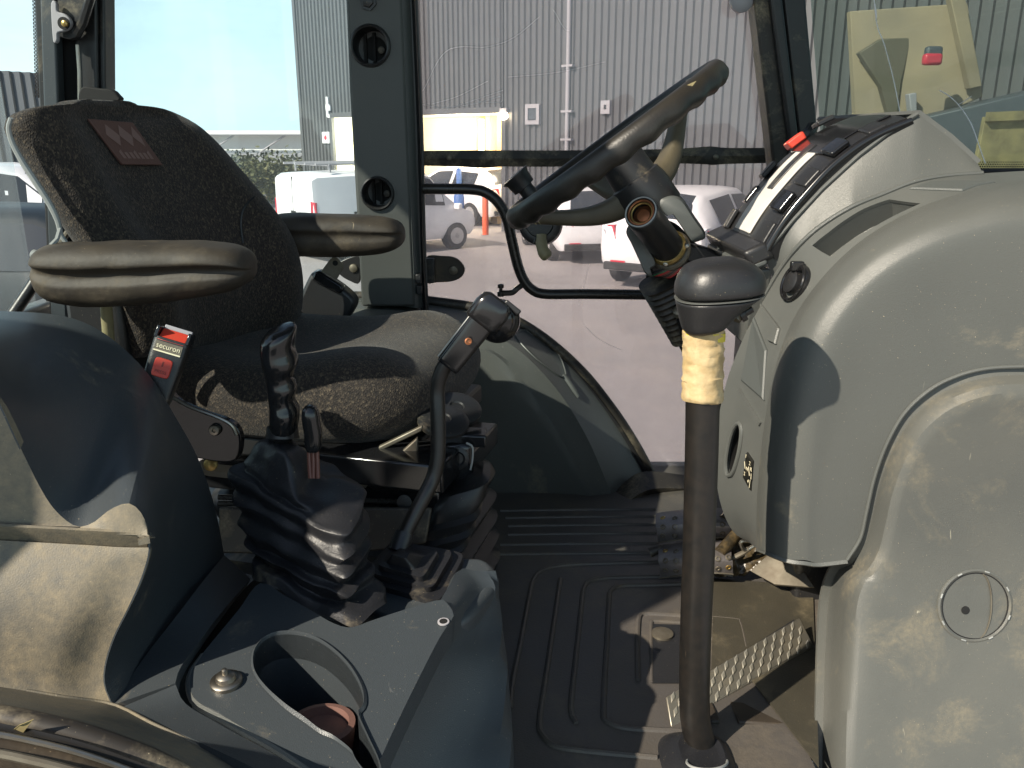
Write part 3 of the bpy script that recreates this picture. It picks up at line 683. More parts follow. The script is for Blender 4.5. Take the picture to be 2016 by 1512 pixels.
# knob of the door gas strut / mirror stalk, behind the wheel
kn = thing('stalk_knob', 'black flared knob standing behind the lower end of the steering wheel', 'knob', at(1030, 380, 1.55))
a, b = at(1052, 392, 1.5), at(1013, 345, 1.5); ax = b - a
MB().lathe(a, ax, [(0, .014), (ax.length * .48, .014), (ax.length * .5, .021), (ax.length * .85, .023), (ax.length * .95, .027), (ax.length, .027), (ax.length * 1.01, .015)], 24).build('knob', 'black', kn)
# small grey clip at the top of the pane
MB().lathe(at(1458, 2, 1.92), (0, -1, 0), [(0, .034), (.012, .036), (.02, .028), (.022, .01)], 20)
cl = MB().lathe(at(1458, 2, 1.92), (0, -1, 0), [(0, .024), (.012, .024), (.018, .018), (.02, .006)], 20).build('glass_clip', 'pipe', dr)

# pillars of the far side
pb = thing('cab_pillar', 'wide dark grey cab pillar with two round air vents between the windows', 'pillar', V((-.3, FAR, .3)))
fr = [(668, -330), (778, -330), (800, 200), (812, 480), (818, 604), (712, 604), (704, 450), (688, 180)]
body = MB().prism([at(x, y, 1.82) for x, y in fr], (0, .10, 0)).build('body', 'pillar', pb, bevel=.006)
ch = MB(); ch.shell(patch([[(779, -325, 1.822), (800, 200, 1.822), (812, 480, 1.822), (818, 606, 1.822)], [(794, -325, 1.85), (818, 200, 1.85), (828, 480, 1.85), (832, 606, 1.85)]], 10, 3, True), .02); ch.build('side_return', 'pocket', pb)
se = MB(); se.shell(patch([[(788, -325, 1.86), (812, 200, 1.86), (822, 480, 1.86), (828, 612, 1.86)], [(804, -325, 1.84), (826, 200, 1.84), (834, 480, 1.84), (840, 612, 1.84)], [(810, -325, 1.90), (832, 200, 1.90), (839, 480, 1.90), (844, 612, 1.90)]], 16, 6), .012); se.build('door_seal', 'rubber', pb)
for px, py, r in ((729, 90, .0375), (743, 381, .0325)):
    c = at(px, py, 1.82)
    cut(body, MB().lathe(c, (0, 1, 0), [(-.03, r * .92), (.07, r * .92)], 32))
    v = MB(); prof = [(.062, r * .2), (.06, r * .9), (0, r * .9), (-.006, r * .93), (-.008, r * 1.0), (-.006, r * 1.08), (.001, r * 1.12)]
    x_, z_ = V((1, 0, 0)), V((0, 0, 1)); v.grid([[c + V((math.cos(a) * rr, h, math.sin(a) * rr)) for a in (2 * math.pi * k / 40 for k in range(40))] for h, rr in prof], cv=True)
    vp = v.build('air_vent', 'black', pb); MB().lathe(c + V((0, .0615, 0)), (0, -1, 0), [(0, r * .88), (.0008, r * .88)], 30).build('vent_depth', 'void', vp)
    MB().lathe(c + V((r * .4, .050, -r * .1)), (0, -1, 0), [(0, .007), (.004, .007), (.005, .003)], 12).build('vent_screw', 'seal', vp)
    k = MB()
    for q in (-.5, 0): k.box(c + V((r * q, .055, 0)), (.003, 0, 0), (0, .006, 0), (0, 0, r * .8))
    k.build('vent_rib', 'void', vp)
MB().lathe(at(725, 4, 1.82), (0, -1, 0), [(0, .017), (.006, .017), (.006, .012), (.012, .011), (.014, .005)], 6).build('pillar_bolt', 'black', pb)
for px, py in ((824, 548), (826, 570)): MB().box(at(px, py, 1.83), (.006, 0, 0), (0, .008, 0), (0, 0, .010)).build('latch_stop', 'black', pb, bevel=.002)

pa = thing('windscreen_pillar', 'dark narrow front pillar between the far door and the windscreen', 'pillar', V((.6, 1.95, .3)))
for nm, x0, x1, x2, x3, y0, y1, m_ in (('frame', 1478, 1512, 1545, 1590, 1.90, .06, 'seal'), ('inner_seal', 1510, 1535, 1586, 1602, 1.88, .05, 'rubber'), ('glass_bead', 1535, 1582, 1600, 1634, 1.90, .06, 'black')):
    MB().prism([at(x0 - (x2 - x0) * .47, -330, y0), at(x1 - (x3 - x1) * .47, -330, y0), at(x3, 520, y0), at(x2, 520, y0)], (0, y1, 0)).build(nm, m_, pa, bevel=.006)
MB().tube(cr([tuple(at(*p)) for p in ((1600, 250, 1.80), (1592, 262, 1.79), (1570, 290, 1.80), (1560, 330, 1.8))], 16), .012, 8).build('cable', 'black', pa)

pr = thing('rear_pillar', 'black rear corner pillar with a hinge bracket behind the seat', 'pillar', V((-1.0, 1.9, .4)))
def strip(x0, x1, x2, x3, Y, d, nm, m_, y0=-60, y1=640): k_ = (y0 + 330) / (y1 - y0); MB().prism([at(x0 - (x2 - x0) * k_, -330, Y), at(x1 - (x3 - x1) * k_, -330, Y), at(x3, y1, Y), at(x2, y1, Y)], (0, d, 0)).build(nm, m_, pr, bevel=.004)
strip(64, 102, 98, 128, 1.84, .07, 'rear_frame', 'black'); strip(76, 104, 100, 132, 1.82, .03, 'inner_trim', 'console')
strip(101, 150, 118, 165, 1.86, .06, 'channel', 'void'); strip(146, 188, 152, 200, 1.85, .06, 'post_face', 'black'); strip(193, 205, 200, 212, 1.86, .05, 'window_frame', 'black')
MB().tube([at(152, 88, 1.83), at(156, 140, 1.83), at(158, 330, 1.83)], .0035, 8).build('brake_pipe', 'metal', pr)
bk = MB().prism([at(x, y, 1.80) for x, y in cr([(100, 6), (110, 5), (112, 22), (124, 26), (136, 36), (139, 48), (133, 58), (122, 62), (113, 65), (112, 80), (104, 81)], 50, True)], (0, .012, 0)).build('hinge_bracket', 'pipe', pr, bevel=.002)
MB().lathe(at(126, 46, 1.798), (0, -1, 0), [(0, .012), (.002, .012), (.0025, .002)], 16).build('bracket_hole', 'void', bk)
MB().lathe(at(129, 47, 1.795), (0, -1, 0), [(0, .006), (.006, .006), (.008, .002)], 12).build('bolt', 'brass', bk)
MB().prism([at(x, y, 1.82) for x, y in ((112, -30), (180, -30), (176, 10), (160, 55), (150, 75), (135, 78), (115, 72), (112, 62), (128, 60), (140, 48), (138, 36), (112, 22))], (0, .02, 0)).build('hinge_arm', 'black', pr, bevel=.003)
MB().tube([at(183, -20, 1.80), at(163, 45, 1.81), at(150, 66, 1.82)], .009, 8).build('hinge_rod', 'black', pr)
MB().prism([at(x, y, 1.80) for x, y in cr([(160, 172), (195, 174), (218, 176), (230, 186), (234, 200), (160, 205)], 24, True)], (0, .02, 0)).build('catch_plate', 'void', pr, bevel=.003)
# side window and rear window, with their dotted ceramic edges
def dotted(rows_pts, parent, n_rows, n, w0, away):
    """dots of the printed edge, real small discs laid on the pane"""
    m = MB(); a, b, dirx = rows_pts
    for i in range(n):
        p = V(a).lerp(V(b), i / (n - 1))
        for j in range(n_rows):
            q = p + V(dirx) * (j + (.5 if i % 2 else 0)); r = w0 * (1 - .16 * j)
            x = V(dirx).normalized(); z = (V(b) - V(a)).normalized(); k = len(m.v)
            m.v += [q + (x * math.cos(t_) + z * math.sin(t_)) * r + V(away) for t_ in (math.pi * e / 3 for e in range(6))]; m.f.append(tuple(range(k, k + 6)))
    o_ = m.build('printed_dots', 'black', parent); o_['kind'] = 'stuff'; return o_
qw = thing('quarter_window', 'clear side window between the seat backrest and the vented pillar', 'window', V((-.6, 1.93, .4)))
MB().prism([at(x, y, 1.93) for x, y in ((190, -330), (690, -330), (725, 604), (190, 604))], (0, .005, 0)).build('pane', 'side_glass', qw)
dotted((at(200, -20, 1.928), at(208, 178, 1.928), (-.0062, 0, 0)), qw, 2, 46, .0026, (0, -.001, 0))
MB().prism([at(x, y, 1.90) for x, y in ((540, 590), (715, 590), (715, 640), (540, 640))], (0, .03, 0)).build('lower_frame', 'pocket', qw, bevel=.006)
pl = cr([(664, 520), (690, 506), (708, 508), (708, 556), (690, 554), (668, 540)], 24, True)
hp = MB().prism([at(x, y, 1.90) for x, y in pl], (0, .012, 0)).build('hinge_plate', 'black', qw, bevel=.002)
MB().lathe(at(696, 528, 1.90), (0, -1, 0), [(0, .010), (.004, .009), (.006, .004)], 14).build('bolt', 'dull', hp)
rwn = thing('rear_window', 'tall rear window pane at the left behind the seat', 'window', V((-1.07, 1.3, .44)))
MB().bx(-1.075, -1.07, .42, 1.86, .44, 1.6).build('pane', 'side_glass', rwn)
a, b = atx(72, -20, -1.068), atx(78, 190, -1.068)
dotted((a, b, (0, -.012, 0)), rwn, 2, 60, .0042, (.001, 0, 0))
dotted((atx(96, 540, -1.068), atx(101, 612, -1.068), (0, -.012, 0)), rwn, 2, 20, .0042, (.001, 0, 0))
gs = thing('gas_strut', 'dark sloping gas strut at the rear window behind the near armrest', 'gas strut', atx(30, 610, -.9))
a, b, c = at(26, 618, 1.42), at(60, 568, 1.44), at(96, 512, 1.46)
MB().tube([a, b, c], .0105, 10).build('cylinder', 'black', gs); MB().tube([c, at(135, 455, 1.48)], .005, 8).build('piston_rod', 'dull', gs)

# windscreen: curved pane ahead of the dashboard
ws = thing('windscreen', 'cracked tinted windscreen ahead of the dashboard', 'windscreen', V((.9, 1.5, .7)))
def wsp(s, z):                                        # s 0 = far pillar, 1 = near side
    q = cr([(.70, 1.93), (.82, 1.72), (.93, 1.42), (.985, 1.05), (1.0, .55)], 101)[int(round(s * 100))]
    return V((q[0] - (z - .7) * .18, q[1], z))
MB().shell([[wsp(i / 30, z) for i in range(31)] for z in (.60, .9, 1.2, 1.5, 1.66)], .005).build('pane', 'screen_glass', ws)
bv = world_bvh(ws.children[0])
def on(pts, n, bvv, off=.002):
    out = []
    for p in cr(pts, n):
        l, nn = hit(bvv, p[0], p[1])
        if l: out.append(l - ray(*p[:2]).normalized() * off)
    return out
for pts, r in (([(1720, -20), (1722, 15), (1728, 55), (1740, 85), (1755, 140), (1765, 185), (1772, 222)], .0009), ([(1850, 178), (1870, 190), (1890, 210), (1910, 240), (1922, 270), (1932, 300), (1940, 322)], .0009),
               ([(1888, 205), (1900, 198), (1912, 190)], .0007), ([(1722, 8), (1725, 30), (1724, 40)], .0014)):
    q = on(pts, 24, bv)
    if len(q) > 3: MB().tube(q, r, 5).build('crack', 'paint_white', ws)
m = MB()
for i in range(26):
    for j in range(4):
        p = (1926 + i * 4.6 + (2.3 if j % 2 else 0), 319 + j * 4.4); l, nn = hit(bv, *p)
        if l:
            r = pxm(l) * (1.5 + .22 * j); x = nn.cross(V((0, 0, 1))).normalized(); z = x.cross(nn); k = len(m.v)
            m.v += [l + nn * .001 + (x * math.cos(t_) + z * math.sin(t_)) * r for t_ in (math.pi * e / 3 for e in range(6))]; m.f.append(tuple(range(k, k + 6)))
q = m.build('printed_dots', 'black', ws); q['kind'] = 'stuff'
a, b = hit(bv, 1925, 338)[0], hit(bv, 2080, 338)[0]
if a and b: MB().tube([a, (a + b) / 2, b], .006, 8).build('lower_seal', 'black', ws)

# solid shapes added ahead of the windscreen to stand in for its reflections
fs = thing('screen_reflection', 'pale beige panels added ahead of the windscreen as its beige reflection', 'shed', V((6, 13, GZ)))
a, b = at(1676, 20, 11.5), at(1930, 8, 9.8)
def quad(px_list, Ys, nm, m_, th=(0, .12, 0)): MB().prism([at(x, y, Y) for (x, y), Y in zip(px_list, Ys)], th).build(nm, m_, fs, bevel=.01)  # each quad is one piece of the reflected scene
quad([(1674, 22), (1905, 6), (1935, 190), (1830, 236), (1686, 260)], (10.6, 10.2, 10.1, 10.3, 10.6), 'sheet', 'beige')
quad([(1692, 104), (1736, 76), (1795, 74), (1775, 160), (1765, 240), (1752, 240), (1735, 170)], (10.4,) * 7, 'dark_shape', 'reflected_brown')
quad([(1870, -10), (1900, -10), (1934, 170), (1910, 175)], (10.0,) * 4, 'post', 'beige')
quad([(1790, 185), (1805, 182), (1806, 240), (1796, 240)], (10.2,) * 4, 'leg', 'pipe')
tl = thing('red_reflection', 'small red block added for the blurred red reflection in the windscreen', 'lamp', at(1835, 118, 9.6))
c = at(1835, 117, 9.7); MB().box(c, (.10, 0, 0), (0, .05, 0), (0, 0, .06)).build('lens', 'lamp_red', tl, bevel=.03); MB().box(c + V((.04, .08, .05)), (.09, 0, 0), (0, .05, 0), (0, 0, .09)).build('housing', 'sheet_dark', tl, bevel=.03)  # unlit red box standing in for a red blur in the glass
tk = thing('yellow_reflection', 'yellow stained panel added for the yellow reflection behind the windscreen', 'board', atz(1980, 330, GZ))
tk.location = V((at(1985, 330, 8.0).x, 8.0, GZ)); p = at(1940, 230, 8.0); q = at(2090, 224, 8.0)
MB().prism([p, q, V((q.x + .1, 8, GZ)), V((p.x - .12, 8, GZ))], (0, .06, 0)).build('board', 'pale_yellow', tk, bevel=.006)  # panel added where the glass reflects a yellow patch
k = MB(); k.box((p + q) / 2 + V((0, -.03, .0)), (q - p) / 2, (0, .03, 0), (0, 0, .04)); k.build('top_rail', 'pale_yellow', tk)
dk = thing('dark_reflection', 'dark low block added ahead of the windscreen for its dark lower reflection', 'dark_reflection', V((6.4, 9.4, GZ)))
a = at(1812, 232, 9.4); b = at(2160, 150, 9.0)
MB().prism([a, b, V((b.x, b.y, GZ)), V((a.x, a.y, GZ))], (.3, 1.2, 0)).build('body', 'sheet_dark', dk, bevel=.02)  # added block for the dark region low in the windscreen
# ------------------------------------------------------------------ near fender panel
nf = thing('fender_panel', 'near dusty grey fender moulding with a wavy front edge beside the control console', 'fender panel', V((-.5, .75, 0)))
Fc = [(-400, 606, 1.03), (-140, 608, 1.02), (-60, 609, 1.01), (0, 612, 1.0), (90, 617, 1.0), (150, 629, 1.0), (200, 653, 1.0), (250, 692, 1.0), (300, 747, 1.0), (345, 820, 1.0), (385, 892, 1.0), (415, 970, 1.0), (432, 1040, 1.0), (441, 1092, 1.0)]
Ec = [(-400, 556, .80), (-140, 560, .76), (-60, 690, .74), (-30, 740, .73), (0, 795, .72), (42, 885, .72), (82, 965, .72), (112, 1008, .72), (150, 1036, .72), (183, 1029, .72), (217, 1003, .72), (254, 991, .72), (282, 1017, .72), (296, 1074, .715), (284, 1130, .71), (256, 1195, .70), (226, 1255, .695), (209, 1308, .69), (207, 1348, .685), (222, 1388, .68)]
nE, nF = cr(Ec, 90), cr(Fc, 90)
rows = []
for e, f in zip(nE, nF):
    r = []
    for k in range(14):
        t_ = k / 13; s = t_ ** .8
        r.append(at(e[0] + (f[0] - e[0]) * s, e[1] + (f[1] - e[1]) * s, e[2] + (f[2] - e[2]) * t_))
    rows.append(r)
MB().shell(rows, .0015).build('front_face', 'console', nf, ang=30)
# side skin towards the door: upper skin, recessed step band, lower skin
def blend(a, b, t_): return tuple(x + (y - x) * t_ for x, y in zip(a, b))
dip = max(range(40, 75), key=lambda i: nE[i][1] if 100 < nE[i][0] < 200 and i < 62 else 0)
i0 = max(range(dip, 90), key=lambda i: nE[i][0])                    # rightmost bulge of the wavy edge
XL = -420
def L1(x): return 1032 + (x + 160) * 23 / 456
def L2(x): return 1055 + (x + 160) * 25 / 456
m = MB()
rows = []
for e in nE[:dip + 1]:
    f = min(1, max(0, (e[1] - 560) / 470)); yl = e[1] + (1019 - 1037) * f
    rows.append([at(e[0] + (XL - e[0]) * k / 16, e[1] + (yl - e[1]) * k / 16, e[2] - .02 * math.sin(k / 16 * 1.4)) for k in range(17)])
m.shell(rows, .01)
lob = nE[dip:i0 + 1]; rows = []
for e in lob: rows.append([at(e[0], e[1] + (max(e[1], L1(e[0])) - e[1]) * k / 6, e[2] - .006 * k / 6) for k in range(7)])
m.shell(rows, .01)
m.build('upper_skin', 'trim_dusty', nf, ang=35)
band = []
for k in range(31):
    x = nE[i0][0] - 6 + (XL - nE[i0][0]) * k / 30; Yt = .712 - .02 * math.sin(k / 30 * 1.4)
    band.append([at(x, L1(x) - 4, Yt + .0035), at(x, L1(x) + 4, Yt + .0055), at(x, (L1(x) + L2(x)) / 2, Yt + .009), at(x, L2(x) + 1, Yt + .013)])
MB().shell(band, .003).build('step_band', 'trim_dusty', nf, ang=50)
B = nE[i0:]; rowsB = []
for e in B:
    f = max(0, (e[1] - nE[i0][1]) / (1388 - nE[i0][1])); r = []
    for k in range(31):
        x = e[0] + (XL - e[0]) * k / 30; yt = L2(x); yb = 1388 - 70 * (k / 30); y = yt + (yb - yt) * f
        Y = (.721 - .02 * math.sin(k / 30 * 1.4)) * (1 - f) + (.68 - .035 * k / 30) * f + .010 * math.sin(min(1, k / 2) * 1.57) * 0 - .012 * math.sin(f * math.pi)
        q = min(1, k / 5); q = q * q * (3 - 2 * q); y = max(e[1], L2(e[0]) - 2) * (1 - q) + y * q; Y = (e[2] + .002) * (1 - q) + Y * q
        r.append(at(x, y, Y))
    rowsB.append(r)
lw = MB(); lw.shell(rowsB, .003)
# flange running down to the door seal
low = cr([(500, 1520, .565), (400, 1472, .60), (300, 1428, .635), (222, 1388, .68)], 20)
sealc = cr([(520, 1600, .50), (330, 1500, .50), (240, 1462, .50), (150, 1432, .50), (70, 1412, .50), (0, 1398, .50), (-160, 1372, .50), (-420, 1350, .50)], 40)
rimc = cr([(560, 1548, .57), (480, 1512, .58), (400, 1472, .60), (300, 1426, .635), (222, 1388, .68), (120, 1372, .665), (0, 1352, .655), (-160, 1330, .64), (-420, 1312, .62)], 40)
rows = [[at(*blend(a, b, t_ / 8)) for t_ in range(9)] for a, b in zip(rimc, sealc)]
lw.shell(rows, .01)
lw.build('lower_skin', 'trim_dusty', nf, ang=35)
MB().tube([at(*p) for p in rimc[:22]], .0022, 8).build('rim_bead', 'trim_dusty', nf)
# inner flange from the front face down to the console gap
G0 = cr([(441, 1092, 1.0), (395, 1150, .90), (347, 1213, .82), (280, 1300, .74), (222, 1388, .68)], 24)
G1 = cr([(494, 1140, .97), (445, 1195, .86), (395, 1258, .78), (355, 1315, .725), (345, 1345, .70)], 24)
G2 = cr([(240, 1392, .675), (330, 1432, .63), (420, 1474, .59), (500, 1512, .56), (560, 1545, .54)], 24)
G3 = cr([(346, 1348, .70), (365, 1385, .68), (430, 1425, .64), (530, 1480, .60), (620, 1530, .56)], 24)
fg = MB(); fg.shell([[at(*blend(a, b, t_ / 6)) for t_ in range(7)] for a, b in zip(G0, G1)], .01)
fg.shell([[at(*blend(a, b, t_ / 6)) for t_ in range(7)] for a, b in zip(G2, G3)], .01); fg.build('inner_flange', 'console', nf, ang=30)
# door seal and the painted sill edge at the bottom left
ds = thing('door_seal', 'black rubber door seal and bright sill strip crossing the bottom left corner', 'door seal', at(100, 1450, .47))
MB().tube([at(p[0], p[1] + 14, .485) for p in sealc], .0085, 10).build('seal', 'seal', ds)
MB().shell([[at(p[0], p[1] + 26, .47), at(p[0], p[1] + 34, .468), at(p[0] - 8, p[1] + 52, .46)] for p in sealc], .004).build('lip', 'paint_black', ds)
MB().tube([at(p[0] - 4, p[1] + 48, .458) for p in sealc], .0022, 8).build('bright_edge', 'metal', ds)
MB().shell([[at(p[0] - 4, p[1] + 56, .458), at(p[0] - 30, p[1] + 130, .43), at(p[0] - 60, p[1] + 330, .36)] for p in sealc], .006).build('sill_skin', 'leather', ds)
MB().tube([at(p[0] - 14, p[1] + 84, .44) for p in sealc], .003, 8).build('sill_bead', 'dull', ds)
lf = atpl(46, 1430, at(46, 1430, .47), V((0, -1, .5)).normalized())
lv = MB(); lv.add([lf + V((-.008, 0, -.003)), lf + V((0, -.002, -.004)), lf + V((.008, 0, .006)), lf + V((0, -.003, .004))], [(0, 1, 2, 3)]); lv.prism([p + V((0, -.001, 0)) for p in lv.v[:4]], (0, .0006, 0))
tag(lv.build('dry_leaf', 'pale_yellow'), 'tiny dry leaf lying on the black door seal at the bottom left', 'leaf')

# ------------------------------------------------------------------ control console
PN, PP = V((0, -.10, 1)).normalized(), V((0, .83, .29))
def pl_(px, py, up=0.0): return atpl(px, py, PP + PN * up, PN)
cc = thing('control_console', 'dark grey moulded console with an open cup holder and a washer bolt', 'console', V((-.2, .8, 0)))
outl = [(512, 1148), (560, 1172), (610, 1200), (655, 1226), (690, 1235), (730, 1222), (790, 1202), (862, 1181), (876, 1184), (889, 1198), (893, 1214), (872, 1245), (850, 1285), (800, 1385), (760, 1470), (735, 1530), (715, 1590), (690, 1570), (560, 1478), (470, 1428), (428, 1402), (390, 1382), (374, 1358), (376, 1326), (398, 1288), (430, 1248), (470, 1200)]
hole = [(500, 1312), (503, 1285), (520, 1262), (548, 1250), (585, 1250), (625, 1262), (662, 1288), (692, 1322), (712, 1362), (714, 1392), (704, 1408), (722, 1450), (745, 1500), (752, 1540), (725, 1530), (700, 1500), (690, 1480), (655, 1452), (630, 1440), (600, 1416), (565, 1392), (530, 1362), (508, 1335)]
top = MB().prism([pl_(*p) for p in cr(outl, 110, True)], (0, 0, -.03)).build('top_plate', 'console', cc, bevel=.005, bseg=3)
hl = [pl_(*p) for p in cr(hole, 80, True)]
cut(top, MB().prism([p + V((0, 0, .05)) for p in hl], (0, 0, -.12)))
m = MB(); ctr = sum(hl, V()) / len(hl)
m.grid([[p + V((0, 0, .0015)) + (p - ctr).normalized() * .004 for p in hl], [p + V((0, 0, .004)) + (p - ctr).normalized() * .001 for p in hl], [p + V((0, 0, .001)) for p in hl], [p + V((0, 0, -.03)) for p in hl], [ctr + (p - ctr) * .93 + V((0, 0, -.12)) for p in hl]], cv=True)
k = len(m.v); m.v += [ctr + (p - ctr) * .93 + V((0, 0, -.12)) for p in hl]; m.f.append(tuple(range(k, k + len(hl))))
m.build('cup_holder', 'console', cc)
rc = atz(632, 1432, .235)
MB().lathe(rc, (0, .05, 1), [(-.03, .030), (0, .034), (.004, .034), (.005, .028), (-.004, .026), (-.006, .004)], 32).build('holder_ring', 'rust', cc)
# outer bead of the left edge and the flanks
MB().tube([p + V((0, 0, -.004)) for p in [pl_(*q) for q in cr([(400, 1285), (374, 1326), (376, 1362), (392, 1383), (430, 1404), (475, 1430), (560, 1478), (690, 1570)], 40)]], .0042, 8).build('edge_bead', 'trim_clean', cc)
sa = cr([(866, 1183, .853), (891, 1206, .84), (872, 1245, .815), (850, 1285, .79), (800, 1385, .735), (738, 1525, .668), (700, 1610, .63)], 30)
sb = cr([(905, 1120, .93), (935, 1165, .91), (925, 1240, .87), (915, 1300, .83), (890, 1400, .78), (860, 1520, .72), (840, 1610, .68)], 30)
sc_ = cr([(978, 1132, .95), (988, 1215, .925), (997, 1290, .885), (1003, 1360, .85), (1008, 1430, .815), (1010, 1512, .77), (1010, 1610, .73)], 30)
MB().shell(patch([sa, [blend(a, b, .5) for a, b in zip(sa, sb)], sb, [blend(a, b, .55) for a, b in zip(sb, sc_)], sc_, [(p[0] - 14, p[1] + 160, p[2] + .02) for p in sc_]], 40, 16), .012).build('flank', 'console', cc, ang=30)
rb = cr([(738, 1098), (820, 1095), (905, 1095), (950, 1097), (972, 1112), (983, 1140), (962, 1170), (900, 1222), (780, 1225), (690, 1180), (700, 1130)], 60, True)
MB().prism([atz(x, y, .262) for x, y in rb], (0, 0, -.25)).build('rear_body', 'console', cc, bevel=.010, bseg=4)
q = pl_(873, 1225, .001); n = PN
MB().lathe(q, PN, [(0, .0065), (.0012, .0065), (.0014, .0045)], 20).build('screw_hole', 'pipe', cc)
MB().lathe(q + PN * .001, PN, [(0, .0045), (.0006, .0045)], 20).build('screw_socket', 'void', cc)
q = pl_(446, 1345, .0)
wb = MB().lathe(q, PN, [(0, .0155), (.004, .0155), (.0055, .0135), (.006, .010), (.010, .009), (.012, .006), (.0125, .003), (.017, .0028), (.018, .001)], 28).build('washer_bolt', 'metal', cc)
# near-black sheet painting the shade in the gap behind the console
MB().shell([[at(*blend(a, b, t_ / 3)) for t_ in range(4)] for a, b in zip(cr([(512, 1130, 1.02), (445, 1195, .93), (375, 1290, .82), (338, 1340, .76), (370, 1410, .70), (600, 1560, .60)], 20), cr([(560, 1200, 1.0), (480, 1240, .93), (420, 1310, .82), (400, 1350, .76), (440, 1420, .70), (640, 1570, .62)], 20))], .01).build('gap_shade', 'void', cc)

# ------------------------------------------------------------------ joystick with its gaiter
js = thing('joystick', 'black finger grip joystick rising from a crumpled square rubber gaiter', 'joystick', V((-.2, .86, .28)))
def sq(Lp, Fp, Rp, Bp, Y=(.97, .875, .965, 1.09), n=48, pinch=.86):
    c = [at(*Lp, Y[0]), at(*Fp, Y[1]), at(*Rp, Y[2]), at(*Bp, Y[3])]; pts = []
    for i in range(4):
        a, b, d = c[i - 1], c[i], c[(i + 1) % 4]; pts += [tuple(b.lerp(a, .16)), tuple(b + (((a + d) / 2) - b) * .07), tuple(b.lerp(d, .16)), tuple(b.lerp(d, .5))]
    return [V(p) for p in cr(pts, n, True)]
Lo = [sq((486, 1130), (690, 1240), (774, 1178), (600, 1085), (.90, .81, .87, .98)),
      sq((478, 1104), (690, 1222), (770, 1160), (590, 1065), (.91, .82, .88, 1.0)),
      sq((500, 1092), (672, 1194), (748, 1140), (600, 1055), (.93, .84, .89, 1.0)),
      sq((462, 1072), (690, 1188), (752, 1112), (600, 1035), (.93, .825, .905, 1.02)),
      sq((474, 1050), (668, 1156), (734, 1098), (600, 1010), (.95, .85, .92, 1.03)),
      sq((447, 1030), (692, 1150), (742, 1066), (600, 990), (.95, .835, .93, 1.05)),
      sq((462, 1006), (668, 1116), (728, 1044), (600, 965), (.965, .855, .94, 1.06)),
      sq((438, 978), (690, 1112), (740, 1020), (595, 930), (.965, .845, .945, 1.07)),
      sq((452, 962), (672, 1085), (728, 1000), (595, 915), (.975, .86, .95, 1.08)),
      sq((431, 932), (682, 1072), (735, 972), (590, 885), (.975, .855, .955, 1.09)),
      sq((436, 920), (676, 1060), (728, 962), (590, 878), (.98, .862, .96, 1.09)),
      sq((472, 930), (622, 1018), (650, 945), (575, 878), (.98, .895, .97, 1.06)),
      sq((466, 908), (590, 985), (622, 925), (570, 866), (.985, .91, .975, 1.05)),
      sq((490, 885), (570, 930), (606, 895), (560, 858), (.985, .93, .975, 1.03)),
      sq((524, 868), (560, 886), (590, 876), (556, 852), (.985, .95, .98, 1.01))]
fine = []
for i in range(len(Lo) - 1):
    for k in range(3): fine.append([a.lerp(b, k / 3) for a, b in zip(Lo[i], Lo[i + 1])])
fine.append(Lo[-1])
gm = MB().loft(fine, False, True).jitter(.007, 26, 1).jitter(.0025, 70, 4); gm.build('gaiter', 'boot', js, sub=1, ang=70)
# grip: shaped section along its axis, scallops on the finger side
prof = [(870, 536, 578, .99), (845, 532, 586, .985), (820, 531, 589, .98), (806, 532, 590, .98), (795, 531, 582, .98), (782, 529, 578, .98), (768, 527, 584, .98), (757, 526, 585, .98), (745, 524, 577, .98), (732, 521, 577, .98), (719, 518, 586, .98), (708, 516, 587, .98), (697, 514, 580, .98), (685, 513, 578, .98), (672, 514, 581, .98), (660, 519, 583, .98), (651, 530, 583, .98), (645, 548, 579, .98)]
lp = []
for y, x0, x1, Y in prof:
    a, b = at(x0, y, Y), at(x1, y + (-6 if y < 700 else 0), Y); c = (a + b) / 2; lp.append(sup(c, (b - a) / 2, V((0, (b - a).length * .62, .004)), 28, 2.2))
gp = MB().loft(lp).build('grip', 'gloss', js, sub=1, ang=60)
MB().lathe(at(556, 862, .982), at(556, 840, .985) - at(556, 872, .98), [(0, .020), (.014, .019), (.016, .016)], 24).build('collar', 'black', js)
# thumb switch stalk and its wires
lp = []
for y, x0, x1 in ((892, 602, 632), (870, 600, 634), (850, 599, 634), (838, 597, 631), (822, 594, 629), (808, 594, 626), (800, 599, 620), (797, 606, 614)):
    a, b = at(x0, y, .955), at(x1, y, .955); lp.append(sup((a + b) / 2, (b - a) / 2, V((0, (b - a).length * .55, 0)), 20, 2.6))
MB().loft(lp).build('thumb_switch', 'gloss', js, sub=1)
for x0, x1 in ((608, 611), (616, 617), (624, 626)):
    MB().tube(cr([tuple(at(*p)) for p in ((x0, 885, .957), (x0 + 1, 910, .953), (x1, 942, .945))], 10), .0026, 8).build('wire', 'wire', js)

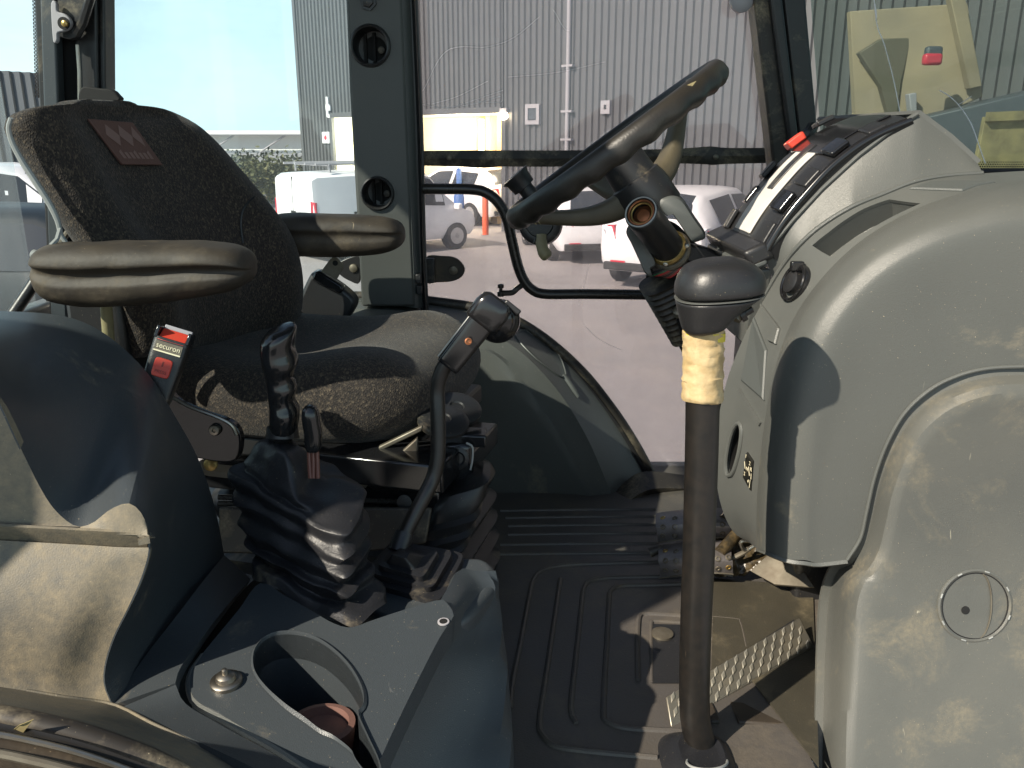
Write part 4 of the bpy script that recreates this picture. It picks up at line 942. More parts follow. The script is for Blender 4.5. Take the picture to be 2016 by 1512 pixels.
# ------------------------------------------------------------------ bent gear lever
gl = thing('gear_lever', 'bent black steel gear lever with a box grip and a ball top', 'gear lever', V((-.12, 1.0, .26)))
path = [(788, 1075, .99), (800, 1045, 1.0), (818, 1010, 1.01), (838, 972, 1.02), (853, 940, 1.03), (861, 905, 1.035), (863, 860, 1.04), (862, 810, 1.045), (861, 770, 1.05), (866, 742, 1.05), (877, 718, 1.05), (900, 690, 1.05)]
MB().tube(cr([tuple(at(*p)) for p in path], 60), .0102, 14).build('rod', 'rod', gl)
MB().tube([at(783, 1086, .985), at(792, 1062, .995), at(797, 1048, 1.0)], [.0135, .0135, .0125], 14).build('sleeve', 'black', gl)
a, b = at(880, 722, 1.04), at(972, 605, 1.04); ax = (b - a); d = ax.normalized(); vw = (CAM - a).normalized(); sd = d.cross(vw).normalized()
lp = [sup(a + ax * t_, sd * (.0165 * s), vw * (.013 * s), 28, 4.5) for t_, s in ((-.01, .8), (0, .92), (.05, .97), (.5, 1.02), (.8, 1.06), (.9, 1.1))]
MB().loft(lp).build('grip', 'gloss', gl, bevel=0, ang=45)
MB().box(a + ax * .45 - sd * .0170, ax * .42, sd * .0010, vw * .010).build('grip_highlight', 'trimline', gl, bevel=.001)  # pale strip painting the highlight along the side of the grip
MB().lathe(at(922, 672, 1.022), vw, [(-.004, .0045), (.0015, .0045), (.002, .0028), (.0005, .0022), (.0005, .0002)], 18).build('rivet', 'copper', gl)
kc = at(980, 632, 1.05)
m = MB(); n1, n2 = 20, 28; m.loft([[kc + (d * math.cos(t_) * .029 + (sd * math.cos(u_) + vw * math.sin(u_)) * math.sin(t_) * .0285) for u_ in (2 * math.pi * j / n2 for j in range(n2))] for t_ in (math.pi * (i + .02) / (n1 + .04) for i in range(n1 + 1))]); m.build('ball', 'gloss', gl)
lp = [sup(a + ax * t_ + vw * .004, sd * (.0225 * s), vw * (.017 * s), 28, 3.5) for t_, s in ((.70, .9), (.74, 1.04), (.95, 1.08), (1.08, .95), (1.12, .7))]
MB().loft(lp).build('ball_saddle', 'gloss', gl, ang=50)
MB().box(at(1008, 606, 1.035), d * .004, sd * .012, vw * .006).build('push_button', 'black', gl, bevel=.002)
lo = []
def rr(x0, y0, x1, y1, x2, y2, x3, y3, z, n=44):
    c = [atz(x0, y0, z), atz(x1, y1, z), atz(x2, y2, z), atz(x3, y3, z)]; pts = []
    for i in range(4):
        p, q, r_ = c[i - 1], c[i], c[(i + 1) % 4]; pts += [tuple(q.lerp(p, .14)), tuple(q + ((p + r_) / 2 - q) * .07), tuple(q.lerp(r_, .14)), tuple(q.lerp(r_, .5))]
    return [V(p) for p in cr(pts, n, True)]
lo = [rr(700, 1150, 868, 1196, 918, 1100, 770, 1074, .262), rr(704, 1140, 866, 1186, 916, 1088, 770, 1066, .270), rr(722, 1136, 852, 1170, 896, 1094, 775, 1072, .271), rr(724, 1126, 850, 1160, 893, 1084, 775, 1064, .279),
      rr(740, 1122, 836, 1148, 868, 1092, 780, 1072, .280), rr(742, 1112, 832, 1138, 864, 1084, 780, 1064, .288), rr(758, 1108, 815, 1124, 836, 1092, 786, 1078, .289), rr(770, 1092, 800, 1100, 808, 1086, 788, 1080, .305)]
MB().loft(lo, False, True).build('gaiter', 'boot', gl, ang=50)
# ------------------------------------------------------------------ driver's seat
st = thing('driver_seat', 'worn brown tweed tractor seat with two dusty padded armrests on a black suspension base', 'seat', V((-.32, 1.42, 0)))
near = [(262, 706, 1.20), (254, 640, 1.19), (240, 575, 1.18), (206, 520, 1.175), (160, 468, 1.17), (126, 415, 1.16), (94, 362, 1.155), (66, 312, 1.15), (44, 276, 1.145), (30, 250, 1.14), (32, 228, 1.145), (58, 213, 1.16), (105, 208, 1.19)]
farr = [(558, 668, 1.62), (578, 620, 1.62), (583, 560, 1.62), (574, 500, 1.61), (553, 450, 1.60), (525, 412, 1.58), (492, 372, 1.57), (452, 326, 1.56), (418, 288, 1.55), (380, 254, 1.54), (345, 233, 1.53), (312, 219, 1.48), (270, 211, 1.41)]
nn, fr_ = cr(near, 40), cr(farr, 40)
loops = []
for i, (a, b) in enumerate(zip(nn, fr_)):
    pa, pb = at(*a), at(*b); c = (pa + pb) / 2; w_ = (pb - pa); hw = w_.length / 2; lat = w_.normalized()
    fw = V((lat.y, -lat.x, 0)).normalized(); fw = (fw + V((0, 0, .18))).normalized()      # the way the sitter looks, tipped back
    t_ = i / 39; th = .082 * (1 - .18 * t_) * (1 - .74 * max(0, (t_ - .78) / .22) ** 2)
    lp = []
    for j in range(56):
        g_ = 2 * math.pi * j / 56; x, y = math.cos(g_), math.sin(g_)
        X = math.copysign(abs(x) ** .62, x); Yv = math.copysign(abs(y) ** .75, y)
        dep = Yv * th * (.62 if Yv > 0 else .8)
        if y > 0: dep -= .050 * (1 - abs(X) ** 2.2) * min(1, y * 1.3) * (1 - t_ ** 3)           # hollow between the bolsters
        if y > 0: dep += .018 * math.exp(-((abs(X) - .72) / .16) ** 2) * (1 - t_ * .6)
        lp.append(c + lat * (X * hw) + fw * dep)
    loops.append(lp)
last = loops[-1]; cc_ = sum(last, V()) / len(last)
for s, dz in ((.93, .003), (.8, .006), (.55, .008), (.25, .0085)): loops.append([cc_ + (p - cc_) * s + V((0, 0, dz)) for p in last])
bm_ = MB().loft(loops); bk = bm_.build('backrest', 'fabric', st, ang=80)
bbv = world_bvh(bk)
# stitched seam near the far bolster and piping along the near edge
def skin(pts, n, off): return [p for p in on(pts, n, bbv, off)]
s_ = skin([(478, 478), (474, 440), (480, 410), (500, 388)], 16, .0005)
if len(s_) > 3: MB().tube(s_, .0022, 6).build('seam', 'black', bk)
pip = cr([(22, 232), (17, 252), (24, 280), (44, 318), (70, 358), (98, 402), (114, 436), (120, 462), (132, 480)], 40)
MB().tube([at(x, y, 1.125 + .02 * i / 40) for i, (x, y) in enumerate(pip)], [.0028 + .0016 * math.sin(i / 40 * math.pi) for i in range(40)], 8).build('piping', 'trimline', st)
MB().tube([at(118, 452, 1.12), at(112, 472, 1.10), at(100, 484, 1.09)], .0032, 6).build('trim_wire', 'trimline', st)
# maroon badge
Hq = [hit(bbv, *p)[0] for p in ((165, 236), (256, 239), (313, 327), (233, 326))]
if all(Hq):
    o_, ex, ey = Hq[3], Hq[2] - Hq[3], Hq[0] - Hq[3]; nb = ex.cross(ey).normalized(); nb = nb if nb.dot(CAM - o_) > 0 else -nb
    def bp(u, v, h): return o_ + ex * u + ey * v + nb * h
    bd = MB().prism([bp(0, 0, .008), bp(1, 0, .008), bp(1, 1, .008), bp(0, 1, .008)], -nb * .004).build('badge', 'badge', st, bevel=.001)
    m = MB()
    for u0 in (.12, .42, .72):
        m.prism([bp(u0, .66, .0088), bp(u0 + .15, .42, .0088), bp(u0 + .30 if u0 < .7 else u0 + .2, .66, .0088), bp(u0 + .15, .90, .0088)], -nb * .0006)
    for k in range(7):
        u0 = .12 + k * .11; m.prism([bp(u0, .14, .0088), bp(u0 + .075, .14, .0088), bp(u0 + .075, .28 + .06 * (k % 3 == 0), .0088), bp(u0, .28, .0088)], -nb * .0006)
    m.build('badge_print', 'badge_light', bd)

# cushion
cx, f_, l_ = V((-.335, 1.43, 0)), V((.966, -.259, 0)), V((.259, .966, 0))
lo = []
for z, s, e in ((.335, .80, 3.2), (.345, .93, 3.4), (.365, 1.0, 3.6), (.39, 1.03, 4.4), (.415, 1.035, 4.4), (.437, 1.015, 4.2), (.452, .975, 4.0), (.461, .91, 3.6), (.465, .81, 3.2), (.466, .65, 2.8), (.463, .42, 2.4), (.460, .22, 2.2), (.459, .04, 2)):
    lp = []
    for p in sup(cx, f_ * .240 * s, l_ * .218 * s, 64, e):
        r_ = (p - cx); u, v = r_.dot(f_) / .240, r_.dot(l_) / .215
        dz = 0
        if z > .43: dz = -.012 * math.exp(-(u + .15) ** 2 * 4) * (1 - v * v * .7) + .016 * math.exp(-((u - .55) / .3) ** 2) - .014 * max(0, u - .75) * 3 + .010 * math.exp(-((abs(v) - .7) / .2) ** 2)
        lp.append(p + V((0, 0, z + dz)) + f_ * (.012 * math.sin((z - .335) * 22) * max(0, u)))
    lo.append(lp)
cu = MB().loft(lo).jitter(.003, 9, 2).build('seat_cushion', 'fabric', st, sub=1, ang=80)
# armrests: padded, with the fold along the side
def armrest(prof, Y, dp, nm, n=72, groove=.3):
    lp = []
    for x, y0, y1, k in cr(prof, 34):
        a, b = at(x, y0, Y), at(x, y1, Y); c = (a + b) / 2; h = (a - b) / 2; L_ = sup(c, V((0, -dp * k, 0)), h, n, 3.0); out = []
        for p in L_:
            v = (p - c).dot(h) / h.dot(h); g_ = math.exp(-((v - .10) / .10) ** 2) * groove
            if p.y < c.y: p = p + V((0, dp * k * g_ * .45, 0))
            if v > .15 and p.y < c.y: p = p + V((0, -dp * .10 * k * min(1, (v - .15) * 8), 0))
            out.append(p)
        lp.append(out)
    return MB().loft(lp).jitter(.0018, 30, 5).build(nm, 'leather', st, sub=1, ang=70)
armrest([(80, 505, 530, .35), (84, 490, 556, .62), (98, 482, 578, .85), (125, 479, 592, .97), (180, 477, 600, 1), (260, 475, 598, 1), (340, 475, 590, 1), (410, 476, 580, 1), (455, 482, 572, .95), (482, 493, 562, .8), (496, 508, 548, .55), (501, 520, 538, .25)], 1.10, .05, 'armrest', groove=.95)
armrest([(536, 440, 480, .4), (545, 424, 495, .7), (560, 420, 501, .95), (620, 420, 504, 1), (690, 423, 503, 1), (750, 428, 498, 1), (780, 434, 490, .9), (793, 445, 478, .6), (797, 456, 468, .25)], 1.66, .05, 'armrest', groove=.3)
MB().lathe(at(83, 506, 1.085), at(60, 500, 1.085) - at(83, 506, 1.085), [(0, .007), (.012, .007), (.014, .004)], 10).build('armrest_stud', 'trimline', st)
MB().tube([at(208, 592, 1.14), at(212, 640, 1.15), at(216, 700, 1.16)], .008, 10).build('armrest_post', 'tan', st)
MB().bx(-.64, -.56, 1.18, 1.30, .40, .60).build('armrest_bracket', 'black', st, bevel=.008)
# side plate under the cushion with a bolt
sp_ = MB().prism([at(x, y, 1.10) for x, y in cr([(325, 770), (350, 790), (400, 812), (440, 825), (462, 838), (473, 862), (470, 895), (455, 910), (400, 905), (330, 880)], 40, True)], (.003, .012, 0)).build('side_plate', 'gloss', st, bevel=.003)
MB().tube(cr([tuple(at(x, y, 1.099)) for x, y in ((333, 778), (372, 800), (425, 820), (455, 836), (466, 856))], 20), .0028, 8).build('plate_edge', 'metal', sp_)
MB().lathe(at(424, 846, 1.098), (0, -1, .1), [(0, .0085), (.002, .0085), (.006, .0065), (.0065, .003), (.004, .002)], 18).build('side_bolt', 'metal', sp_)
# suspension: slide rails, boxes, bellows, adjuster discs, knob block
R_ = lambda x, y, Y: at(x, y, Y)
MB().box((-.30, 1.42, .325), f_ * .20, l_ * .19, (0, 0, .018)).build('seat_pan', 'black', st, bevel=.006)
MB().box((-.27, 1.36, .275), f_ * .21, l_ * .16, (0, 0, .02)).build('upper_plate', 'gloss', st, bevel=.004)
for Y, y0 in ((1.16, 985), (1.17, 997)): MB().tube([at(430, y0 - 6, Y), at(640, y0 - 3, Y), at(835, y0 + 5, Y), at(848, y0 - 16, Y)], .0042, 8).build('slide_rail', 'paint_black', st)
MB().box(at(735, 905, 1.20), f_ * .13, l_ * .05, (0, 0, .022)).build('mechanism_box', 'gloss', st, bevel=.004)
lb = MB().prism([at(x, y, 1.145) for x, y in ((808, 935), (832, 915), (834, 923), (811, 946))], (0, .003, 0)).build('part_label', 'white', st)
MB().prism([at(x, y, 1.18) for x, y in ((790, 890), (822, 862), (822, 905), (782, 948))], (0, .01, 0)).build('link_arm', 'dull', st, bevel=.002)
MB().prism([at(x, y, 1.19) for x, y in ((745, 880), (832, 838), (830, 850), (745, 890))], (0, .01, 0)).build('edge_plate', 'dull', st, bevel=.002)
for x, y in ((770, 940), (416, 914)): MB().lathe(at(x, y, 1.15), (0, -1, .3), [(0, .010), (.004, .010), (.006, .005)], 14).build('mount_bolt', 'brass', st)
MB().shell(patch([[(395, 905, 1.2), (440, 915, 1.2), (640, 930, 1.2), (760, 938, 1.2), (800, 945, 1.2)], [(400, 925, 1.18), (440, 930, 1.18), (640, 945, 1.18), (760, 952, 1.18), (800, 958, 1.18)]], 20, 3, True), .01).build('dusty_ledge', 'alu', st)
# square bellows of the suspension
lo = []
for i, (z, s) in enumerate(((.02, 1.0), (.05, 1.04), (.06, .95), (.09, 1.03), (.10, .95), (.13, 1.02), (.14, .94), (.17, 1.01), (.18, .93), (.215, 1.0), (.23, .97), (.25, .80))):
    lo.append([p + V((0, 0, z)) for p in sup(V((-.27, 1.36, 0)) , f_ * .22 * s, l_ * .16 * s, 48, 7)])
MB().loft(lo).jitter(.003, 14, 8).build('bellows', 'rubber', st, ang=45)
MB().shell(patch([[(430, 1000, 1.13), (600, 1000, 1.13), (740, 1000, 1.13), (850, 1000, 1.13)], [(430, 1090, 1.115), (600, 1090, 1.115), (740, 1085, 1.115), (838, 1070, 1.115)]], 12, 5, True), .01).build('front_skirt', 'seal', st, bevel=.003)
MB().lathe(at(796, 988, 1.145), (0, -1, .2), [(0, .011), (.003, .011), (.004, .003)], 18).build('skirt_plug', 'black', st)
for px, py, r_, Y in ((872, 832, .040, 1.22), (898, 808, .040, 1.26)): MB().lathe(at(px, py, Y), (.2, -.35, 1), [(0, r_), (.006, r_), (.009, r_ * .86), (.0095, r_ * .3), (.007, r_ * .26), (.007, .003)], 32).build('adjuster_dial', 'rubber', st)
MB().box(at(915, 860, 1.22), (.034, -.004, 0), (0, .02, 0), (0, 0, .010)).build('adjuster_handle', 'gloss', st, bevel=.003)
MB().box(at(905, 905, 1.215), (.022, 0, 0), (0, .02, 0), (0, 0, .034)).build('weight_knob', 'gloss', st, bevel=.010, bseg=4)
MB().lathe(at(900, 902, 1.195), (.1, -1, .1), [(0, .018), (.004, .018), (.006, .012), (.003, .009), (.003, .001)], 24).build('knob_face', 'rubber', st)
MB().tube(cr([tuple(at(*p)) for p in ((918, 872, 1.19), (930, 880, 1.19), (930, 905, 1.19), (926, 925, 1.19))], 12), .0016, 6).build('knob_wire', 'trimline', st)
m = MB()
for i, (z, s) in enumerate(((.03, 1), (.055, 1.06), (.065, .92), (.10, 1.05), (.11, .92), (.145, 1.03), (.155, .9), (.185, .95), (.20, .8))):
    pass
lo = []
for t_, s in ((0, 1), (.1, 1.08), (.16, .95), (.30, 1.08), (.36, .95), (.52, 1.06), (.58, .93), (.75, 1.0), (.95, .9), (1.0, .6)):
    a, b = at(862, 1075, 1.18), at(918, 935, 1.20); lo.append(sup(a.lerp(b, t_), V((.044 * s, 0, .012)), V((0, .06 * s, 0)), 32, 4))
MB().loft(lo).build('side_bellows', 'rubber', st, ang=45)
MB().prism([at(x, y, 1.15) for x, y in ((866, 925), (874, 912), (877, 920), (870, 932))], (0, .002, 0)).build('yellow_tag', 'tape_yellow', st)

# ------------------------------------------------------------------ seat belt buckle (near) and belt reel (far)
a = at(300, 770, 1.0); c = at(326, 705, 1.02)
bu = thing('seat_belt_buckle', 'black seat belt buckle with red press button and white lettering', 'belt buckle', at(320, 770, 1.03))
upv = (at(352, 655, 1.02) - at(322, 748, 1.0)).normalized(); rt = (at(356, 692, 1.02) - at(300, 665, 1.02)); rt = (rt - upv * rt.dot(upv)).normalized(); nb = rt.cross(upv).normalized()
if nb.dot(CAM - c) < 0: nb = -nb
hw = .0215
lo = [sup(c + upv * h - nb * .011, rt * w_, nb * d_, 32, 6) for h, w_, d_ in ((-.058, .018, .011), (-.05, .0195, .012), (.0, hw, .0125), (.024, hw + .0005, .0125), (.0245, hw - .001, .012))]
MB().loft(lo).build('body', 'black', bu, ang=45, bevel=0)
for s in (-1, 1): MB().box(c + upv * .030 + rt * s * (hw - .002) - nb * .011, rt * .0022, nb * .0125, upv * .008).build('lip', 'gloss', bu, bevel=.0012)
MB().box(c + upv * .033 - nb * .021, rt * (hw - .004), nb * .002, upv * .008).build('tongue_slot_plate', 'pipe', bu, bevel=.001)
MB().prism([c + upv * .0205 + rt * -.0165 + nb * .0020, c + upv * .0205 + rt * .0165 + nb * .0020, c + upv * .036 + rt * .0165 - nb * .014, c + upv * .036 + rt * -.0165 - nb * .014], -nb * .004).build('release_bar', 'red', bu, bevel=.0008)
lbp = MB().box(c + upv * .0135 + nb * .0017, rt * .0165, nb * .0006, upv * .0056).build('name_plate', 'dull', bu)
text('securon', 'lettering_text', 'lettering', lbp, c + upv * .0135 + nb * .0027, rt, upv, .0092, .0003)
MB().box(c + upv * .0068 + nb * .0022, rt * .0165, nb * .001, upv * .0009).build('plate_rim', 'lettering', bu)
pb_ = MB().loft([sup(c - upv * .013 + nb * h, rt * .0110 * s, upv * .0120 * s, 28, 6) for h, s in ((.0, 1), (.0026, 1), (.0034, .94))]).build('press_button', 'red', bu)
text('PRESS', 'press_text', 'darkprint', pb_, c - upv * .0185 + nb * .0036, rt, upv, .0058, .0002)
MB().prism([c - upv * .005 + nb * .0036 + rt * -.001, c - upv * .005 + nb * .0036 + rt * .001, c - upv * .0115 + nb * .0036 + rt * .001, c - upv * .0115 + nb * .0036 + rt * -.001], -nb * .0004).build('press_arrow', 'darkprint', pb_)
MB().box(c - upv * .075 - nb * .012, rt * .013, nb * .003, upv * .02).build('strap_plate', 'black', bu)

br = thing('belt_reel', 'black seat belt tongue and reel housing beyond the far side of the seat', 'belt reel', at(640, 640, 1.75))
c = at(645, 585, 1.72); u_ = (at(690, 600, 1.72) - at(600, 565, 1.72)).normalized(); v_ = V((0, 0, 1)); v_ = (v_ - u_ * v_.dot(u_)).normalized(); w_ = u_.cross(v_).normalized()
MB().prism([at(x, y, 1.70) for x, y in cr([(608, 545), (622, 536), (670, 565), (697, 590), (698, 606), (690, 620), (680, 630), (600, 628), (588, 612), (586, 596)], 40, True)], (0, .05, 0)).build('housing', 'black', br, bevel=.008, bseg=3)
MB().prism([at(x, y, 1.69) for x, y in ((618, 536), (628, 533), (672, 562), (676, 572), (668, 580), (613, 552))], (0, .03, 0)).build('tongue_grip', 'gloss', br, bevel=.004)
tp = MB().prism([at(x, y, 1.695) for x, y in ((632, 534), (650, 510), (656, 505), (664, 508), (675, 520), (676, 528), (662, 552))], (0, .003, 0)).build('tongue_plate', 'dull', br, bevel=.0008)
MB().lathe(at(660, 518, 1.694), (0, -1, 0), [(0, .0055), (.0006, .0055), (.0008, .001)], 16).build('tongue_hole', 'void', tp)
MB().tube(cr([tuple(at(*p)) for p in ((588, 612, 1.70), (584, 640, 1.70), (590, 680, 1.70))], 10), .006, 8).build('stalk', 'black', br)
# ------------------------------------------------------------------ steering wheel
sw = thing('steering_wheel', 'worn dark steering wheel with olive spokes seen edge on', 'steering wheel', at(1235, 330, 1.42))
# rim ends seen in the photograph fix the disc: ends of the long axis and its tilt
E0, E1 = at(1017, 428, 1.42), at(1405, 143, 1.42); C_ = (E0 + E1) / 2; Rr = (E1 - E0).length / 2
long_ = (E1 - E0).normalized(); ax_ = long_.cross((CAM - C_).normalized()); ax_ = ax_ if ax_.z > 0 else -ax_; ax_ = (ax_ + (CAM - C_).normalized() * .04); ax_ = (ax_ - long_ * ax_.dot(long_)).normalized(); oth = ax_.cross(long_).normalized()
def wpt(a, r=1.0, h=0.0): return C_ + (long_ * math.cos(a) + oth * math.sin(a)) * Rr * r + ax_ * h
# rim cross-section with finger waves on the under side
n1, n2 = 160, 20; rows = []
for i in range(n1):
    a = 2 * math.pi * i / n1; rad = (wpt(a) - C_).normalized(); lp = []
    for j in range(n2):
        b = 2 * math.pi * j / n2; r_ = .0165 * (1 + (.10 * math.sin(a * 26) if math.sin(b) < -.2 else 0)); lp.append(wpt(a) + rad * (math.cos(b) * r_) + ax_ * (math.sin(b) * r_ * 1.15))
    rows.append(lp)
rim = MB().grid(rows, cu=True, cv=True).build('rim', 'wheel', sw, ang=60)
for a in (-.9, .9, 2.4):
    pass
hubc = C_ - ax_ * .095
def spoke(a, w0, w1):
    lp = []
    for t_ in [k / 16 for k in range(17)]:
        r_ = .985 - .82 * t_; h = -.006 - .080 * (math.sin(min(1, t_ * 1.05) * 1.57) ** 1.2); c = wpt(a, r_, h); tn = (wpt(a + .02, r_, h) - c).normalized()
        wd = w0 + (w1 - w0) * t_ ** 1.5; up = ax_; lp.append(sup(c, tn * wd, up * (.014 + .008 * t_ ** 1.5), 20, 3))
    sp = MB().loft(lp).build('spoke', 'spoke', sw, ang=50)
    for t_ in (.10, .14):
        r_ = .985 - .82 * t_; h = -.006 - .080 * (math.sin(t_ * 1.05 * 1.57) ** 1.2); c = wpt(a, r_, h); tn = (wpt(a + .02, r_, h) - c).normalized()
        MB().loft([sup(c + (wpt(a, r_ - .01, h) - c) * s, tn * (w0 + .0012), ax_ * .0152, 20, 3) for s in (0, 1)]).build('spoke_line', 'tan', sp)
for a in (math.pi - .10, .62, 1.9): spoke(a, .014, .026)
MB().lathe(C_ - ax_ * .13, ax_, [(0, .044), (.005, .048), (.05, .047), (.066, .043), (.068, .039), (.11, .036), (.118, .034), (.12, .010)], 36).build('hub', 'black', sw)
MB().lathe(C_ - ax_ * .072, ax_, [(0, .0405), (.003, .0405)], 36).build('hub_seam', 'trim_clean', sw)
bvw = world_bvh(rim)
for pts in ([(1340, 195), (1355, 152), (1370, 160), (1362, 172), (1355, 165)],):
    H = [hit(bvw, *p) for p in ((1350, 158), (1360, 153), (1370, 160), (1362, 170), (1352, 168))]
    if all(h[0] for h in H): MB().prism([h[0] + h[1] * .0004 for h in H], -H[0][1] * .0008).build('worn_patch', 'tan', rim)
q = [hit(bvw, *p)[0] for p in cr([(1125, 308), (1160, 285), (1210, 255), (1260, 230)], 20)]
if all(q): MB().tube(q, .0006, 5).build('rim_crack', 'void', rim)

# ------------------------------------------------------------------ steering column
sc = thing('steering_column', 'open steering column with split grey cowls, wiring and a ribbed boot', 'steering column', at(1330, 640, 1.42))
c0, c1 = at(1318, 492, 1.38), at(1262, 418, 1.27)
ax2 = c1 - c0; MB().lathe(c0, ax2, [(-.02, .026), (ax2.length * .1, .0265), (ax2.length * .9, .0265), (ax2.length * .97, .0265), (ax2.length, .0255), (ax2.length * 1.01, .0225), (ax2.length * .97, .0205), (ax2.length * .80, .0195)], 36).build('switch_barrel', 'black', sc)
e_ = c1; d_ = ax2.normalized()
x_ = d_.orthogonal().normalized(); y_ = d_.cross(x_)
for r_, h, m_, tk in ((.0235, .0015, 'trimline', .0012), (.0195, -.0005, 'copper', .0018), (.0165, -.004, 'brass', .0016)):
    MB().tube([e_ + d_ * h + (x_ * math.cos(t_) + y_ * math.sin(t_)) * r_ for t_ in (2 * math.pi * k / 36 for k in range(36))], tk, 8, closed=True).build('barrel_ring', m_, sc)
MB().lathe(e_ - d_ * .02, d_, [(0, .018), (.004, .018), (.006, .012), (.009, .010), (.010, .004)], 20).build('barrel_core', 'copper', sc)
for k, (m_, r_) in enumerate((('brass', .030), ('dull', .034))):
    b_ = c0 + d_ * (.006 - .014 * k); MB().lathe(b_, d_, [(0, r_), (.006, r_ + .001), (.010, r_ - .002), (.011, r_ - .007)], 32).build('collar', m_, sc)
# cowls: right upper and left lower halves
def cowl(front, Y0, dep, nm, m_, inner):
    F_ = [at(x, y, Y0) for x, y in cr(front, 44, True)]; cF = sum(F_, V()) / len(F_)
    MB().loft([[cF + (p - cF) * .90 + V((0, -.004, 0)) for p in F_], F_, [p + V(dep) for p in F_]], True, True).build(nm, m_, sc, bevel=0, ang=50)
cowl([(1302, 392), (1318, 386), (1333, 388), (1345, 398), (1366, 430), (1384, 456), (1389, 468), (1378, 474), (1364, 477), (1356, 468), (1335, 437), (1322, 420), (1312, 424), (1302, 415), (1297, 402)], 1.37, (.012, .055, .0), 'cowl', 'pocket', None)
cowl([(1236, 447), (1248, 448), (1258, 462), (1276, 490), (1289, 512), (1290, 524), (1280, 530), (1284, 545), (1270, 538), (1258, 512), (1243, 480), (1233, 460)], 1.36, (.01, .055, 0), 'cowl', 'trim', None)
MB().prism([at(x, y, 1.43) for x, y in cr([(1290, 440), (1330, 440), (1372, 480), (1405, 498), (1415, 520), (1390, 560), (1340, 560), (1290, 545), (1272, 520), (1280, 470)], 40, True)], (0, .05, 0)).build('core_block', 'black', sc, bevel=.006)
MB().prism([at(x, y, 1.40) for x, y in cr([(1352, 482), (1375, 484), (1402, 492), (1416, 503), (1412, 518), (1380, 522), (1350, 515), (1340, 498)], 30, True)], (0, .04, 0)).build('connector', 'rubber', sc, bevel=.006)
for k, (m_, off) in enumerate((('wire_red', 0), ('wire', 5), ('wire_green', -6), ('black', 9), ('wire', 13), ('black', -11), ('wire_red', 17))):
    MB().tube(cr([tuple(at(*p)) for p in ((1284 + off, 541 - off * .3, 1.385), (1300 + off, 540 + off * .3, 1.375), (1320 + off, 530, 1.37), (1330 + off * .6, 512, 1.38), (1334 + off * .4, 495, 1.40))], 18), .0028, 7).build('wire', m_, sc)
MB().tube([at(1302, 505, 1.37), at(1318, 500, 1.365), at(1345, 482, 1.365)], .0022, 6).build('clip_wire', 'metal', sc)
for px, py in ((1311, 519), (1296, 503), (1352, 484)): MB().lathe(at(px, py, 1.36), (-.3, -1, .4), [(0, .005), (.004, .005), (.006, .002)], 10).build('cowl_screw', 'metal', sc)
# ribbed boot running down
lo = []
for t_ in [k / 30 for k in range(31)]:
    c = at(1302 + 44 * t_, 552 + 112 * t_, 1.42 + .05 * t_); ph = 1 + .10 * math.cos(t_ * 30 * 2.1); d3 = V((.45, .25, -.86)).normalized(); s1 = V((.88, 0, .46)); s2 = d3.cross(s1).normalized()
    lo.append(sup(c, s1 * (.036 - .013 * t_) * ph, s2 * (.034 - .012 * t_) * ph, 28, 3))
MB().loft(lo).build('column_boot', 'seal', sc, ang=50)
MB().tube([at(1338, 616, 1.40), at(1344, 640, 1.41), at(1350, 672, 1.42)], [.009, .008, .007], 10).build('tilt_rod', 'gloss', sc)
MB().lathe(at(1337, 614, 1.40), (-.2, -.6, .8), [(-.006, .010), (.004, .011), (.008, .007), (.009, .002)], 16).build('rod_end', 'dull', sc)
MB().tube([at(1350, 660, 1.46), at(1400, 760, 1.5), at(1440, 900, 1.5)], .02, 14).build('column_tube', 'black', sc)

# ------------------------------------------------------------------ tall hand lever
sh = thing('hand_lever', 'tall worn black floor lever with a mushroom knob and masking tape round its neck', 'lever', atz(1400, 1500, 0))
LY = .945
pth = [(1402, 1512), (1392, 1490), (1379, 1462), (1370, 1425), (1367, 1380), (1368, 1300), (1371, 1200), (1375, 1100), (1378, 1000), (1381, 900), (1383, 800), (1384, 700), (1386, 640)]
MB().tube([at(x, y, LY) for x, y in cr(pth, 60)], .0200, 20).build('rod', 'rod', sh)
lp = []; rt = random.Random(11)
rings = [(787, 36, -2)] + [(783 - 133 * k / 25, 39.8 + rt.uniform(-.7, .8), rt.uniform(-1, 1)) for k in range(26)] + [(649, 33, 0)]
for y, hw_, dx in rings:
    c = at(1384 + dx + (700 - y) * .01, y, LY); r_ = hw_ * pxm(c); ph = rt.uniform(0, 6); am = rt.uniform(.001, .0035)
    lp.append([c + V((math.cos(t_) * r_ * (1 + .02 * math.sin(t_ * 5 + ph)), math.sin(t_) * r_, am * math.sin(t_ * 2 + ph) * .7)) for t_ in (2 * math.pi * k / 36 for k in range(36))])
MB().loft(lp).jitter(.0013, 110, 6).jitter(.0006, 300, 2).build('tape', 'tape', sh, ang=40)
lp = []
for y, hw_ in ((668, 37.5), (656, 38.2), (652, 38)):
    c = at(1386, y, LY); r_ = (hw_ + 3.5) * pxm(c); lp.append([c + V((math.cos(t_) * r_, math.sin(t_) * r_ * .92, .001 * math.sin(t_ * 4))) for t_ in (2 * math.pi * k / 30 for k in range(30))])
MB().loft(lp).build('yellow_tape', 'tape_yellow', sh)
kp = [(655, 1348, 1422, .030), (640, 1343, 1432, .033), (625, 1339, 1446, .036), (610, 1336, 1464, .040), (597, 1333, 1482, .043), (588, 1331, 1495, .045), (584, 1329, 1500, .046)]
ku = [(582, 1330, 1501, .046), (574, 1329, 1503, .0465), (560, 1329, 1504, .0465), (545, 1333, 1502, .045), (530, 1342, 1494, .041), (520, 1354, 1482, .036), (512, 1373, 1462, .027), (508, 1398, 1440, .014)]
